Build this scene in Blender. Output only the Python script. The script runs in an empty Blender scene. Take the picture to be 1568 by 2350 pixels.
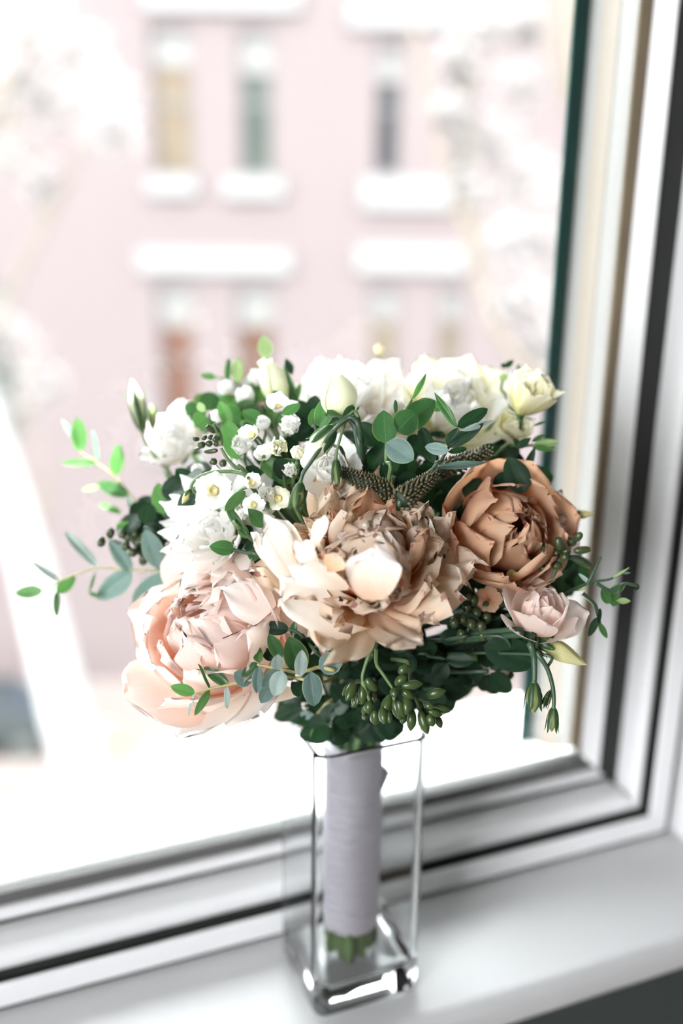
import bpy, math, random
from math import sin, cos, pi, radians, sqrt
from mathutils import Vector, Matrix, noise

S = bpy.context.scene
COL = S.collection
rng = random.Random(7)

# ------------------------------------------------------------------ camera
FPX, PW, PH = 2350.0, 1568, 2350
YAW, PITCH, ROLL = radians(22.06), radians(18.48), radians(0.735)
HD = Vector((sin(YAW), cos(YAW), 0)); RT = Vector((cos(YAW), -sin(YAW), 0)); ZZ = Vector((0, 0, 1))
FW = HD * cos(PITCH) - ZZ * sin(PITCH)
UP = ZZ * cos(PITCH) + HD * sin(PITCH)
RH = RT.copy(); RT, UP = RT * cos(ROLL) + UP * sin(ROLL), UP * cos(ROLL) - RT * sin(ROLL)
CAM = Vector((-0.20121, -0.47591, 0.47323))
cd = bpy.data.cameras.new('camera'); cam = bpy.data.objects.new('camera', cd); COL.objects.link(cam)
cam.matrix_world = Matrix(((RT.x, UP.x, -FW.x, CAM.x), (RT.y, UP.y, -FW.y, CAM.y), (RT.z, UP.z, -FW.z, CAM.z), (0, 0, 0, 1)))
cd.sensor_fit = 'VERTICAL'; cd.sensor_height = 36; cd.sensor_width = 24; cd.lens = 36
cd.clip_start = 0.02; cd.clip_end = 300
cd.dof.use_dof = True; cd.dof.focus_distance = 0.478; cd.dof.aperture_fstop = 2.6
S.camera = cam

# ------------------------------------------------------------------ light and exposure
S.view_settings.view_transform = 'Standard'; S.view_settings.look = 'None'
S.view_settings.exposure = 0.42; S.view_settings.gamma = 1.0; S.view_settings.use_curve_mapping = False
S.cycles.use_denoising = True
S.cycles.max_bounces = 14; S.cycles.transmission_bounces = 12; S.cycles.transparent_max_bounces = 12; S.cycles.diffuse_bounces = 5
W = bpy.data.worlds.new('sky'); S.world = W; W.use_nodes = True
# hazy bright sky, three times brighter overhead than at the horizon
wn = W.node_tree; wb = wn.nodes['Background']; wb.inputs[0].default_value = (0.97, 0.985, 1.0, 1)
wt = wn.nodes.new('ShaderNodeTexCoord'); wz = wn.nodes.new('ShaderNodeSeparateXYZ'); wn.links.new(wt.outputs['Generated'], wz.inputs[0])
wm_ = wn.nodes.new('ShaderNodeMapRange'); wn.links.new(wz.outputs[2], wm_.inputs[0])
for k_, v_ in ((1, 0.0), (2, 1.0), (3, 6.7), (4, 20.0)): wm_.inputs[k_].default_value = v_
# broad haze glow round the sun, which stands high on the left
SUN_FROM = Vector((-0.75, -0.28, 0.62)).normalized()
wd = wn.nodes.new('ShaderNodeVectorMath'); wd.operation = 'DOT_PRODUCT'; wn.links.new(wt.outputs['Generated'], wd.inputs[0]); wd.inputs[1].default_value = SUN_FROM
wg = wn.nodes.new('ShaderNodeMapRange'); wn.links.new(wd.outputs['Value'], wg.inputs[0])
for k_, v_ in ((1, -0.2), (2, 1.0), (3, 0.72), (4, 2.1)): wg.inputs[k_].default_value = v_
wx = wn.nodes.new('ShaderNodeMath'); wx.operation = 'MULTIPLY'; wn.links.new(wm_.outputs[0], wx.inputs[0]); wn.links.new(wg.outputs[0], wx.inputs[1]); wn.links.new(wx.outputs[0], wb.inputs[1])
sd = bpy.data.lights.new('sun', 'SUN'); sun = bpy.data.objects.new('sun', sd); COL.objects.link(sun)
sd.energy = 2.2; sd.angle = radians(1.2); sd.color = (1.0, 0.96, 0.9)
sun.rotation_euler = SUN_FROM.to_track_quat('Z', 'Y').to_euler()
# added fill light for the room side, in the left wall behind the camera
ad = bpy.data.lights.new('room_fill_light', 'AREA'); al = bpy.data.objects.new('room_fill_light', ad); COL.objects.link(al)
ad.shape = 'RECTANGLE'; ad.size = 1.5; ad.size_y = 1.5; ad.energy = 5; ad.color = (0.98, 0.98, 1.0)
al.location = (-1.96, -1.6, 0.75)
al.rotation_euler = Vector((-1, 0, 0)).to_track_quat('Z', 'Y').to_euler()

# ------------------------------------------------------------------ helpers
def at(px, py, d):
    """world point seen at photo pixel (px,py) at depth d metres along the view axis"""
    return CAM + (RT * ((px - 784) / FPX) - UP * ((py - 1175) / FPX) + FW) * d
def pxm(d): return d / FPX
def dome(px, py, off=0.0):
    q = 1 - ((px - 810) / 620) ** 2 - ((py - 1290) / 520) ** 2
    return 0.565 - 0.10 * sqrt(max(0.0, q)) + off
def camdir(r, u, t):
    return (RT * r + UP * u - FW * t).normalized()

def new_mat(name):
    m = bpy.data.materials.new(name); m.use_nodes = True
    nt = m.node_tree; nt.nodes.clear()
    return m, nt, nt.nodes.new('ShaderNodeOutputMaterial')
def N(nt, t, **kw):
    n = nt.nodes.new(t)
    for k, v in kw.items():
        if k.startswith('i_'):
            key = k[2:].replace('_', ' ')
            n.inputs[key].default_value = v
        else: setattr(n, k, v)
    return n
def ramp(nt, fac, stops):
    r = nt.nodes.new('ShaderNodeValToRGB'); e = r.color_ramp.elements
    while len(e) < len(stops): e.new(0.5)
    for el, (p, c) in zip(e, stops): el.position = p; el.color = (*c, 1)
    nt.links.new(fac, r.inputs[0]); return r.outputs[0]
def rgb(nt, c): 
    n = nt.nodes.new('ShaderNodeRGB'); n.outputs[0].default_value = (*c, 1); return n.outputs[0]
def mixc(nt, f, a, b, mode='MIX'):
    n = nt.nodes.new('ShaderNodeMix'); n.data_type = 'RGBA'; n.blend_type = mode
    if isinstance(f, float): n.inputs[0].default_value = f
    else: nt.links.new(f, n.inputs[0])
    nt.links.new(a, n.inputs[6]); nt.links.new(b, n.inputs[7]); return n.outputs[2]
def math_(nt, op, a, b=None):
    n = nt.nodes.new('ShaderNodeMath'); n.operation = op
    for i, x in enumerate((a, b)):
        if x is None: continue
        if isinstance(x, (int, float)): n.inputs[i].default_value = x
        else: nt.links.new(x, n.inputs[i])
    return n.outputs[0]

def plain(name, c, rough=0.5, var=0.06, scale=30, bump=0.0, spec=0.5, metal=0.0):
    m, nt, out = new_mat(name)
    tc = N(nt, 'ShaderNodeTexCoord'); no = N(nt, 'ShaderNodeTexNoise', i_Scale=scale, i_Detail=4.0)
    nt.links.new(tc.outputs['Object'], no.inputs['Vector'])
    lo = tuple(x * (1 - var) for x in c); hi = tuple(min(1, x * (1 + var)) for x in c)
    col = ramp(nt, no.outputs[0], [(0.3, lo), (0.7, hi)])
    p = N(nt, 'ShaderNodeBsdfPrincipled', i_Roughness=rough, i_Metallic=metal)
    p.inputs['Specular IOR Level'].default_value = spec
    nt.links.new(col, p.inputs['Base Color'])
    if bump:
        b = N(nt, 'ShaderNodeBump', i_Strength=bump, i_Distance=0.002); nt.links.new(no.outputs[0], b.inputs['Height']); nt.links.new(b.outputs[0], p.inputs['Normal'])
    nt.links.new(p.outputs[0], out.inputs[0]); return m

def petal_mat(name, stops, trans=0.5, fleck=None, tcol=None, rough=0.55):
    """thin petal: colour runs from its claw (v=0) to its rim (v=1); part of the light passes through"""
    m, nt, out = new_mat(name)
    uv = N(nt, 'ShaderNodeUVMap'); sep = N(nt, 'ShaderNodeSeparateXYZ'); nt.links.new(uv.outputs[0], sep.inputs[0])
    oi = N(nt, 'ShaderNodeObjectInfo')
    no = N(nt, 'ShaderNodeTexNoise', i_Scale=3.0, i_Detail=3.0)
    mp = N(nt, 'ShaderNodeMapping'); mp.inputs['Scale'].default_value = (9, 1.2, 1)
    nt.links.new(uv.outputs[0], mp.inputs[0]); nt.links.new(mp.outputs[0], no.inputs['Vector'])
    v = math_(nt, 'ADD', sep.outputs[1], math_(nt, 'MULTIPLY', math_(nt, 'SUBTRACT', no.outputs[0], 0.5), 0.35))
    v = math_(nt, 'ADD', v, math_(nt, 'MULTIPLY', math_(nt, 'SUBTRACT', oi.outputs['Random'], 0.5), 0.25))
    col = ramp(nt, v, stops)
    if fleck:
        n2 = N(nt, 'ShaderNodeTexNoise', i_Scale=11.0, i_Detail=2.0); nt.links.new(uv.outputs[0], n2.inputs['Vector'])
        edge = math_(nt, 'GREATER_THAN', sep.outputs[1], 0.955)
        f = math_(nt, 'MULTIPLY', edge, math_(nt, 'GREATER_THAN', n2.outputs[0], 0.56))
        f = math_(nt, 'MULTIPLY', f, 0.75)
        col = mixc(nt, f, col, rgb(nt, fleck))
    p = N(nt, 'ShaderNodeBsdfPrincipled', i_Roughness=rough); p.inputs['Specular IOR Level'].default_value = 0.25
    p.inputs['Sheen Weight'].default_value = 0.1
    nt.links.new(col, p.inputs['Base Color'])
    t = N(nt, 'ShaderNodeBsdfTranslucent')
    nt.links.new(mixc(nt, 1.0, col, rgb(nt, tcol), 'MULTIPLY') if tcol else col, t.inputs[0])
    bw = N(nt, 'ShaderNodeTexWave', i_Scale=2.2, i_Distortion=2.5, i_Detail=2.0); bw.bands_direction = 'X'
    nt.links.new(mp.outputs[0], bw.inputs['Vector'])
    b = N(nt, 'ShaderNodeBump', i_Strength=0.12, i_Distance=0.001); nt.links.new(bw.outputs[0], b.inputs['Height']); nt.links.new(b.outputs[0], p.inputs['Normal'])
    mx = N(nt, 'ShaderNodeMixShader'); mx.inputs[0].default_value = trans
    nt.links.new(p.outputs[0], mx.inputs[1]); nt.links.new(t.outputs[0], mx.inputs[2]); nt.links.new(mx.outputs[0], out.inputs[0])
    return m

def leaf_mat(name, c, rib, tcol, trans=0.35, rough=0.4, edge=None, spec=0.4):
    m, nt, out = new_mat(name)
    uv = N(nt, 'ShaderNodeUVMap'); sep = N(nt, 'ShaderNodeSeparateXYZ'); nt.links.new(uv.outputs[0], sep.inputs[0])
    oi = N(nt, 'ShaderNodeObjectInfo')
    no = N(nt, 'ShaderNodeTexNoise', i_Scale=7.0, i_Detail=4.0); nt.links.new(uv.outputs[0], no.inputs['Vector'])
    f = math_(nt, 'ADD', math_(nt, 'MULTIPLY', no.outputs[0], 0.6), math_(nt, 'MULTIPLY', oi.outputs['Random'], 0.4))
    col = ramp(nt, f, [(0.2, tuple(x * 0.72 for x in c)), (0.75, tuple(min(1, x * 1.28) for x in c))])
    du = math_(nt, 'ABSOLUTE', math_(nt, 'SUBTRACT', sep.outputs[0], 0.5))
    ribf = math_(nt, 'MULTIPLY', math_(nt, 'LESS_THAN', du, 0.022), 0.65)
    col = mixc(nt, ribf, col, rgb(nt, rib))
    if edge:
        ef = math_(nt, 'MULTIPLY', math_(nt, 'GREATER_THAN', du, 0.465), 0.8); col = mixc(nt, ef, col, rgb(nt, edge))
    p = N(nt, 'ShaderNodeBsdfPrincipled', i_Roughness=rough); p.inputs['Specular IOR Level'].default_value = spec
    nt.links.new(col, p.inputs['Base Color'])
    t = N(nt, 'ShaderNodeBsdfTranslucent'); t.inputs[0].default_value = (*tcol, 1)
    mx = N(nt, 'ShaderNodeMixShader'); mx.inputs[0].default_value = trans
    nt.links.new(p.outputs[0], mx.inputs[1]); nt.links.new(t.outputs[0], mx.inputs[2]); nt.links.new(mx.outputs[0], out.inputs[0])
    return m

M = {}
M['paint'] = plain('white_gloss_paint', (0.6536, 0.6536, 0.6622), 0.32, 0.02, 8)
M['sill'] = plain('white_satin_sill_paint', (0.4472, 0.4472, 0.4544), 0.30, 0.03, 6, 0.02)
M['wallpaint'] = plain('room_wall_paint', (0.242, 0.238, 0.230), 0.8, 0.03, 5)
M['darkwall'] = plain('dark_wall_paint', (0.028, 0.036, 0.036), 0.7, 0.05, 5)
M['floor'] = plain('dark_floor', (0.12, 0.09, 0.07), 0.6, 0.1, 3)
M['rubber_and_shade'] = plain('black_rubber_and_gap_shade', (0.012, 0.013, 0.012), 0.7, 0.05, 40)  # black rubber; also the painted shade in the frame's joint and gap
M['bronze'] = plain('brown_metal_track', (0.17, 0.135, 0.09), 0.85, 0.08, 30, spec=0.1)
M['greyseal'] = plain('grey_glazing_strip', (0.086, 0.083, 0.083), 0.6, 0.08, 30)
M['teal'] = plain('dark_green_outer_stop', (0.012, 0.035, 0.032), 0.9, 0.05, 20, spec=0.05)
M['stile'] = plain('cream_outer_frame_paint', (0.1000, 0.0952, 0.0904), 0.5, 0.03, 9)
M['beige'] = plain('beige_outer_frame_paint', (0.1000, 0.0800, 0.0600), 0.5, 0.03, 9)
M['stone'] = plain('white_stone', (0.86, 0.85, 0.84), 0.7, 0.04, 12)
P = petal_mat
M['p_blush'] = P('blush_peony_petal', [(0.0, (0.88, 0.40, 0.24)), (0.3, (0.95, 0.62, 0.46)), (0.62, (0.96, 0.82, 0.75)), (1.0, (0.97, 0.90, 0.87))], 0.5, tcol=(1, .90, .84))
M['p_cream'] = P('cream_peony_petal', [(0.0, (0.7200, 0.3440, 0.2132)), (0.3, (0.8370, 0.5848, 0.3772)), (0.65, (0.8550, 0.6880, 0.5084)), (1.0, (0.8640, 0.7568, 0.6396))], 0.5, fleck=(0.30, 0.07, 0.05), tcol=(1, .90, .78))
M['p_heart'] = P('pinkish_heart_petal', [(0.0, (0.84, 0.56, 0.40)), (0.35, (0.90, 0.74, 0.62)), (0.75, (0.86, 0.80, 0.76)), (1.0, (0.86, 0.81, 0.78))], 0.36)
M['p_ivory'] = P('ivory_guard_petal', [(0.0, (0.88, 0.72, 0.56)), (0.4, (0.95, 0.88, 0.79)), (1.0, (0.96, 0.935, 0.905))], 0.48)
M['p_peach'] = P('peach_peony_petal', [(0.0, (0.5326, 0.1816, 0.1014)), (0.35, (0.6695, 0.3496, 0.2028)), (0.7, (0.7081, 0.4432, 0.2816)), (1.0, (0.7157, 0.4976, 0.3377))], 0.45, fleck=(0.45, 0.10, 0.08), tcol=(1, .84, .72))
M['p_white'] = P('white_petal', [(0.0, (0.90, 0.86, 0.66)), (0.3, (0.95, 0.94, 0.90)), (1.0, (0.985, 0.98, 0.975))], 0.68)
M['p_rose'] = P('pale_pink_rose_petal', [(0.0, (0.918, 0.816, 0.561)), (0.4, (0.969, 0.857, 0.775)), (1.0, (0.979, 0.877, 0.836))], 0.6)
M['p_lemon'] = P('creamy_yellow_rose_petal', [(0.0, (0.66, 0.64, 0.22)), (0.45, (0.90, 0.86, 0.56)), (1.0, (0.95, 0.93, 0.80))], 0.45)
M['p_bud'] = P('green_white_bud_petal', [(0.0, (0.62, 0.68, 0.36)), (0.45, (0.88, 0.88, 0.68)), (1.0, (0.93, 0.92, 0.80))], 0.35)
M['p_budg'] = P('green_bud_petal', [(0.0, (0.10, 0.16, 0.05)), (0.5, (0.24, 0.30, 0.11)), (1.0, (0.42, 0.46, 0.2))], 0.35)
M['p_budy'] = P('yellow_green_bud_petal', [(0.0, (0.36, 0.40, 0.14)), (0.5, (0.70, 0.68, 0.34)), (1.0, (0.78, 0.74, 0.42))], 0.35)
L = leaf_mat
M['l_green'] = L('bright_green_leaf', (0.072, 0.173, 0.050), (0.158, 0.259, 0.094), (0.101, 0.274, 0.065), 0.42, 0.4, edge=(0.30, 0.36, 0.12))
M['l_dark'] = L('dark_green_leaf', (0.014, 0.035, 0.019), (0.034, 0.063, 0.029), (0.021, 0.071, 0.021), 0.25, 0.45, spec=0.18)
M['l_mid'] = L('mid_green_leaf', (0.032, 0.081, 0.032), (0.115, 0.194, 0.072), (0.072, 0.230, 0.050), 0.38, 0.38, edge=(0.30, 0.28, 0.10))
M['l_deep'] = L('deep_green_leaf', (0.032, 0.083, 0.032), (0.086, 0.158, 0.058), (0.043, 0.151, 0.036), 0.3, 0.38, edge=(0.26, 0.22, 0.08))
M['l_teal'] = L('glaucous_leaf', (0.122, 0.194, 0.180), (0.238, 0.302, 0.259), (0.086, 0.187, 0.122), 0.22, 0.5, edge=(0.34, 0.42, 0.28))
M['l_pale'] = L('pale_glaucous_leaf', (0.288, 0.368, 0.344), (0.400, 0.448, 0.400), (0.240, 0.336, 0.256), 0.3, 0.5, edge=(0.5, 0.56, 0.4))
M['l_lime'] = L('pale_lime_leaf', (0.302, 0.418, 0.187), (0.396, 0.475, 0.259), (0.324, 0.475, 0.187), 0.45, 0.45)
M['stem'] = plain('green_stem', (0.098, 0.165, 0.060), 0.45, 0.15, 60)
M['dstem'] = plain('dark_green_stem', (0.034, 0.071, 0.038), 0.4, 0.15, 60)
M['ystem'] = plain('yellow_green_twig', (0.375, 0.345, 0.150), 0.5, 0.12, 80)
M['pod'] = plain('green_seed_pod', (0.040, 0.070, 0.019), 0.30, 0.25, 90)
M['dpod'] = plain('olive_seed_pod', (0.044, 0.061, 0.021), 0.32, 0.25, 90)
M['sepal'] = plain('bud_sepal', (0.075, 0.143, 0.049), 0.4, 0.2, 60)
M['spike'] = plain('tan_flower_bead', (0.0936, 0.0788, 0.0341), 0.6, 0.3, 200)
M['core'] = plain('spike_core', (0.0210, 0.0392, 0.0210), 0.6, 0.2, 80)
M['eye'] = plain('yellow_blossom_eye', (0.62, 0.55, 0.26), 0.6, 0.2, 200)
M['satin'] = plain('white_satin_ribbon', (0.5306, 0.5037, 0.5654), 0.36, 0.03, 25, 0.03)

def link(o, parent=None, M_world=None):
    COL.objects.link(o)
    return o
class Thing:
    """an Empty at the thing's base; parts are placed with world matrices"""
    def __init__(s, name, label, cat, mat=None, group=None, kind=None):
        s.o = bpy.data.objects.new(name, None); COL.objects.link(s.o); s.o.empty_display_size = 0.01
        s.m = mat if isinstance(mat, Matrix) else (Matrix.Translation(mat) if mat is not None else Matrix.Identity(4))
        s.o.matrix_world = s.m; s.inv = s.m.inverted()
        if label: s.o['label'] = label
        if cat: s.o['category'] = cat
        if group: s.o['group'] = group
        if kind: s.o['kind'] = kind
    def part(s, name, me, wm=None, local=None, mat=None, label=None, sub=None, kind=None):
        o = bpy.data.objects.new(name, me); COL.objects.link(o)
        b = local if local is not None else s.inv @ (wm if wm is not None else Matrix.Identity(4))
        if sub is not None:
            o.parent = sub; o.matrix_basis = sub.matrix_basis.inverted() @ b
        else:
            o.parent = s.o; o.matrix_basis = b
        if label: o['label'] = label
        if kind: o['kind'] = kind
        return o
def tag(o, label, cat, group=None, kind=None):
    if label: o['label'] = label
    if cat: o['category'] = cat
    if group: o['group'] = group
    if kind: o['kind'] = kind
    return o
def obj(name, me, wm=None):
    o = bpy.data.objects.new(name, me); COL.objects.link(o)
    if wm is not None: o.matrix_world = wm
    return o
def mesh(name, vs, fs, mat, smooth=True, uvs=None):
    me = bpy.data.meshes.new(name); me.from_pydata([tuple(v) for v in vs], [], fs)
    if mat: me.materials.append(mat)
    if smooth: me.polygons.foreach_set('use_smooth', [True] * len(me.polygons))
    if uvs is not None:
        l = me.uv_layers.new(name='UVMap'); idx = [0] * len(me.loops); me.loops.foreach_get('vertex_index', idx)
        flat = []
        for i in idx: flat += uvs[i]
        l.data.foreach_set('uv', flat)
    me.update(); return me
def with_mat(me, mat):
    c = me.copy(); c.materials.clear(); c.materials.append(mat); return c

def box_vf(lo, hi, vs, fs):
    b = len(vs); (a, c, e), (d, f, g) = lo, hi
    vs += [(a, c, e), (d, c, e), (d, f, e), (a, f, e), (a, c, g), (d, c, g), (d, f, g), (a, f, g)]
    fs += [tuple(b + i for i in q) for q in ((0, 3, 2, 1), (4, 5, 6, 7), (0, 1, 5, 4), (1, 2, 6, 5), (2, 3, 7, 6), (3, 0, 4, 7))]
def boxes(name, lst, mat):
    vs, fs = [], []
    for lo, hi in lst: box_vf(lo, hi, vs, fs)
    return mesh(name, vs, fs, mat, False)
def bevel(me, w, seg=2):
    import bmesh
    bm = bmesh.new(); bm.from_mesh(me); bmesh.ops.bevel(bm, geom=bm.edges[:], offset=w, segments=seg, profile=0.5, affect='EDGES'); bm.to_mesh(me); bm.free(); return me
def tube(name, pts, r, mat, n=8, caps=True):
    """tapering tube through the points (smoothed), r a number or a list"""
    pts = [Vector(p) for p in pts]
    if len(pts) > 2:
        out = []; rr = []
        rs = r if isinstance(r, (list, tuple)) else [r] * len(pts)
        for i in range(len(pts) - 1):
            p0 = pts[max(0, i - 1)]; p1 = pts[i]; p2 = pts[i + 1]; p3 = pts[min(len(pts) - 1, i + 2)]
            for k in range(5):
                t = k / 5
                out.append(0.5 * ((2 * p1) + (p2 - p0) * t + (2 * p0 - 5 * p1 + 4 * p2 - p3) * t * t + (3 * p1 - p0 - 3 * p2 + p3) * t ** 3)); rr.append(rs[i] + (rs[i + 1] - rs[i]) * t)
        out.append(pts[-1]); rr.append(rs[-1]); pts = out
    else: rr = r if isinstance(r, (list, tuple)) else [r] * len(pts)
    vs, fs = [], []; ref = Vector((0.31, 0.55, 0.77))
    for i, p in enumerate(pts):
        t = (pts[min(i + 1, len(pts) - 1)] - pts[max(i - 1, 0)]).normalized()
        a = t.cross(ref).normalized(); b = t.cross(a)
        for k in range(n): vs.append(p + (a * cos(2 * pi * k / n) + b * sin(2 * pi * k / n)) * rr[i])
    for i in range(len(pts) - 1):
        for k in range(n): fs.append((i * n + k, i * n + (k + 1) % n, (i + 1) * n + (k + 1) % n, (i + 1) * n + k))
    if caps: fs.append(tuple(range(n))[::-1]); fs.append(tuple(len(vs) - n + k for k in range(n)))
    return mesh(name, vs, fs, mat)
def lathe(name, prof, mat, n=16, lobes=0, lobe=0.0, uv=True):
    vs, fs, uvs = [], [], []
    for i, (r, z) in enumerate(prof):
        for k in range(n):
            a = 2 * pi * k / n; q = r * (1 + lobe * cos(lobes * a)) if lobes else r
            vs.append((q * cos(a), q * sin(a), z)); uvs.append((k / n, i / (len(prof) - 1)))
    for i in range(len(prof) - 1):
        for k in range(n): fs.append((i * n + k, i * n + (k + 1) % n, (i + 1) * n + (k + 1) % n, (i + 1) * n + k))
    if prof[0][0] > 1e-6: fs.append(tuple(range(n))[::-1])
    if prof[-1][0] > 1e-6: fs.append(tuple(len(vs) - n + k for k in range(n)))
    return mesh(name, vs, fs, mat, True, uvs)
def frame_to(base, axis, spin=0.0, s=1.0):
    """matrix whose local z runs along axis"""
    q = Vector(axis).normalized().to_track_quat('Z', 'Y').to_matrix().to_4x4()
    return Matrix.Translation(base) @ q @ Matrix.Rotation(spin, 4, 'Z') @ Matrix.Diagonal((s, s, s, 1))

# ------------------------------------------------------------------ the room and its window
XR, YF = 0.2788, 0.0408            # right inner corner and room-side face of the window frame, sill top is z = 0
XL, ZT = -1.85, 1.45
def struct(name, me, kind='structure', wm=None):
    o = obj(name, me, wm); o['kind'] = kind; return o
struct('floor', boxes('floor', [((-2.1, -3.6, -0.95), (2.3, -0.0, -0.9))], M['floor']))
struct('ceiling', boxes('ceiling', [((-2.1, -3.6, 1.75), (2.3, 0.0, 1.8))], M['wallpaint']))
struct('wall_back', boxes('wall_back', [((-2.1, -3.6, -0.9), (2.3, -3.5, 1.75))], M['wallpaint']))
struct('wall_right', boxes('wall_right', [((2.2, -3.5, -0.9), (2.3, -0.035, 1.75))], M['wallpaint']))
struct('wall_left', boxes('wall_left', [((-2.1, -3.5, -0.9), (-2.0, -0.035, 0.0)), ((-2.1, -3.5, 1.5), (-2.0, -0.035, 1.75)),
       ((-2.1, -3.5, 0.0), (-2.0, -2.35, 1.5)), ((-2.1, -0.85, 0.0), (-2.0, -0.035, 1.5))], M['wallpaint']))
w2 = struct('added_window', boxes('window_frame', [((-2.06, -2.35, 0), (-2.02, -0.85, 0.05)), ((-2.06, -2.35, 1.45), (-2.02, -0.85, 1.5)),
       ((-2.06, -2.35, 0.05), (-2.02, -2.3, 1.45)), ((-2.06, -0.9, 0.05), (-2.02, -0.85, 1.45)), ((-2.06, -1.62, 0.05), (-2.02, -1.58, 1.45))], M['paint']))  # unseen window, added to go with the fill light
# front wall round the window opening, thick, faced with stone outside
XO, ZO, XLO, ZTO = XR + 0.006, -0.026, XL - 0.006, ZT + 0.006
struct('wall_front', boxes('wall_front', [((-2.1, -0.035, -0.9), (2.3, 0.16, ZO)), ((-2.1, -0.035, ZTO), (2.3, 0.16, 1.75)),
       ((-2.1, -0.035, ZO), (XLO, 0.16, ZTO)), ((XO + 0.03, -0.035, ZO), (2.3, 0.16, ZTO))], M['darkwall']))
struct('trim_1', boxes('reveal_lining', [((XO, -0.045, 0.0), (XO + 0.03, 0.10, ZTO))], M['paint']))
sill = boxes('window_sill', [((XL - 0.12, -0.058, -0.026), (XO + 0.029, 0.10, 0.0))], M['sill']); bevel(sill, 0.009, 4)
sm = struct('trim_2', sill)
sm['label'] = 'white painted inner window sill under the glass vase'

def ring(name, prof, mat, sides='brlt', u_of=None):
    """mitred members: prof is a closed section of (u, y) points, u the inset from the opening's edge"""
    vs, fs = [], []
    n = len(prof)
    cs = [(XL, 0.0, 1, 1), (XR, 0.0, -1, 1), (XR, ZT, -1, -1), (XL, ZT, 1, -1)]
    segs = {'b': (0, 1), 'r': (1, 2), 't': (2, 3), 'l': (3, 0)}
    for sd_ in sides:
        b = len(vs)
        for ci in segs[sd_]:
            x, z, sx, sz = cs[ci]
            for u, y in prof: vs.append((x + sx * u, y, z + sz * u))
        for k in range(n): fs.append((b + k, b + n + k, b + n + (k + 1) % n, b + (k + 1) % n))
        fs.append(tuple(b + k for k in range(n))[::-1]); fs.append(tuple(b + n + k for k in range(n)))
    me = mesh(name, vs, fs, mat, False)
    import bmesh
    bm = bmesh.new(); bm.from_mesh(me); bmesh.ops.recalc_face_normals(bm, faces=bm.faces[:]); bm.to_mesh(me); bm.free()
    return me
def strip(u0, y0, u1, y1): return [(u0, y0), (u1, y0), (u1, y1), (u0, y1)]
win = Thing('window_1', 'white painted window frame of stepped mitred mouldings around the clear pane', None, Vector((XR, YF, 0)), kind='structure')
win.part('outer_frame', bevel(ring('outer_frame', strip(0.0026, YF, 0.0190, 0.0445), M['paint']), 0.0018, 3))
win.part('joint_shadow', ring('joint_shadow', strip(0.0003, 0.0425, 0.0030, 0.0495), M['rubber_and_shade']), label='dark strip for the shadow in the joint round the frame')  # black strip paints the shadow line where frame meets sill
win.part('shadow_gap', ring('shadow_gap', strip(0.0003, 0.0497, 0.0222, 0.078), M['rubber_and_shade']), label='dark strip for the shadow in the gap between frame and sash')  # black backing stands in for the shade deep in the groove
# sash: rounded room-side face, then a ledge running back to the glazing
sash_side = [(0.0221, 0.076), (0.0221, 0.0505), (0.024, 0.0488), (0.026, 0.0480), (0.0280, 0.0485), (0.0296, 0.0505), (0.0302, 0.054), (0.0302, 0.076)]
sash = [(0.0221, 0.076), (0.0221, 0.0505), (0.0245, 0.0488), (0.028, 0.0480), (0.0315, 0.0485), (0.0338, 0.0505), (0.0350, 0.054), (0.0350, 0.076)]
win.part('sash_frame', ring('sash_frame', sash, M['paint'], 'b'))
win.part('sash_frame', ring('sash_frame', sash_side, M['paint'], 'rlt'))
win.part('weather_seal', ring('weather_seal', strip(0.033, 0.0742, 0.0418, 0.080), M['rubber_and_shade'], 'b'), label='thin black seal above the lower sash ledge')
win.part('weather_seal', ring('weather_seal', strip(0.029, 0.0705, 0.0512, 0.080), M['rubber_and_shade'], 'rlt'), label='wide black seal along the sash upright')
win.part('glazing_bead', bevel(ring('glazing_bead', strip(0.0405, 0.0705, 0.0482, 0.080), M['paint'], 'b'), 0.001, 2))
win.part('glazing_bead', bevel(ring('glazing_bead', [(0.0500, 0.0800), (0.0500, 0.0668), (0.0515, 0.0660), (0.0530, 0.0668), (0.0605, 0.0770), (0.0605, 0.0800)], M['paint'], 'rlt'), 0.0006, 1))
win.part('glazing_strip', ring('glazing_strip', strip(0.0482, 0.0745, 0.0570, 0.080), M['greyseal'], 'b'), label='grey strip along the bottom of the pane')
win.part('glazing_strip', ring('glazing_strip', strip(0.0600, 0.0776, 0.0690, 0.080), M['bronze'], 'rlt'), label='brown strip along the side of the pane')
gm, gnt, gout = new_mat('window_glass')
gt = N(gnt, 'ShaderNodeBsdfTransparent'); gt.inputs[0].default_value = (0.955, 0.975, 0.967, 1)
gg = N(gnt, 'ShaderNodeBsdfGlossy', i_Roughness=0.02); fr = N(gnt, 'ShaderNodeFresnel', i_IOR=1.35)
gx = N(gnt, 'ShaderNodeMixShader'); gnt.links.new(fr.outputs[0], gx.inputs[0]); gnt.links.new(gt.outputs[0], gx.inputs[1]); gnt.links.new(gg.outputs[0], gx.inputs[2]); gnt.links.new(gx.outputs[0], gout.inputs[0])
win.part('pane', boxes('pane', [((XL + 0.05, 0.0805, 0.05), (XR - 0.05, 0.0835, ZT - 0.05))], gm), label='clear glass pane')
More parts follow.
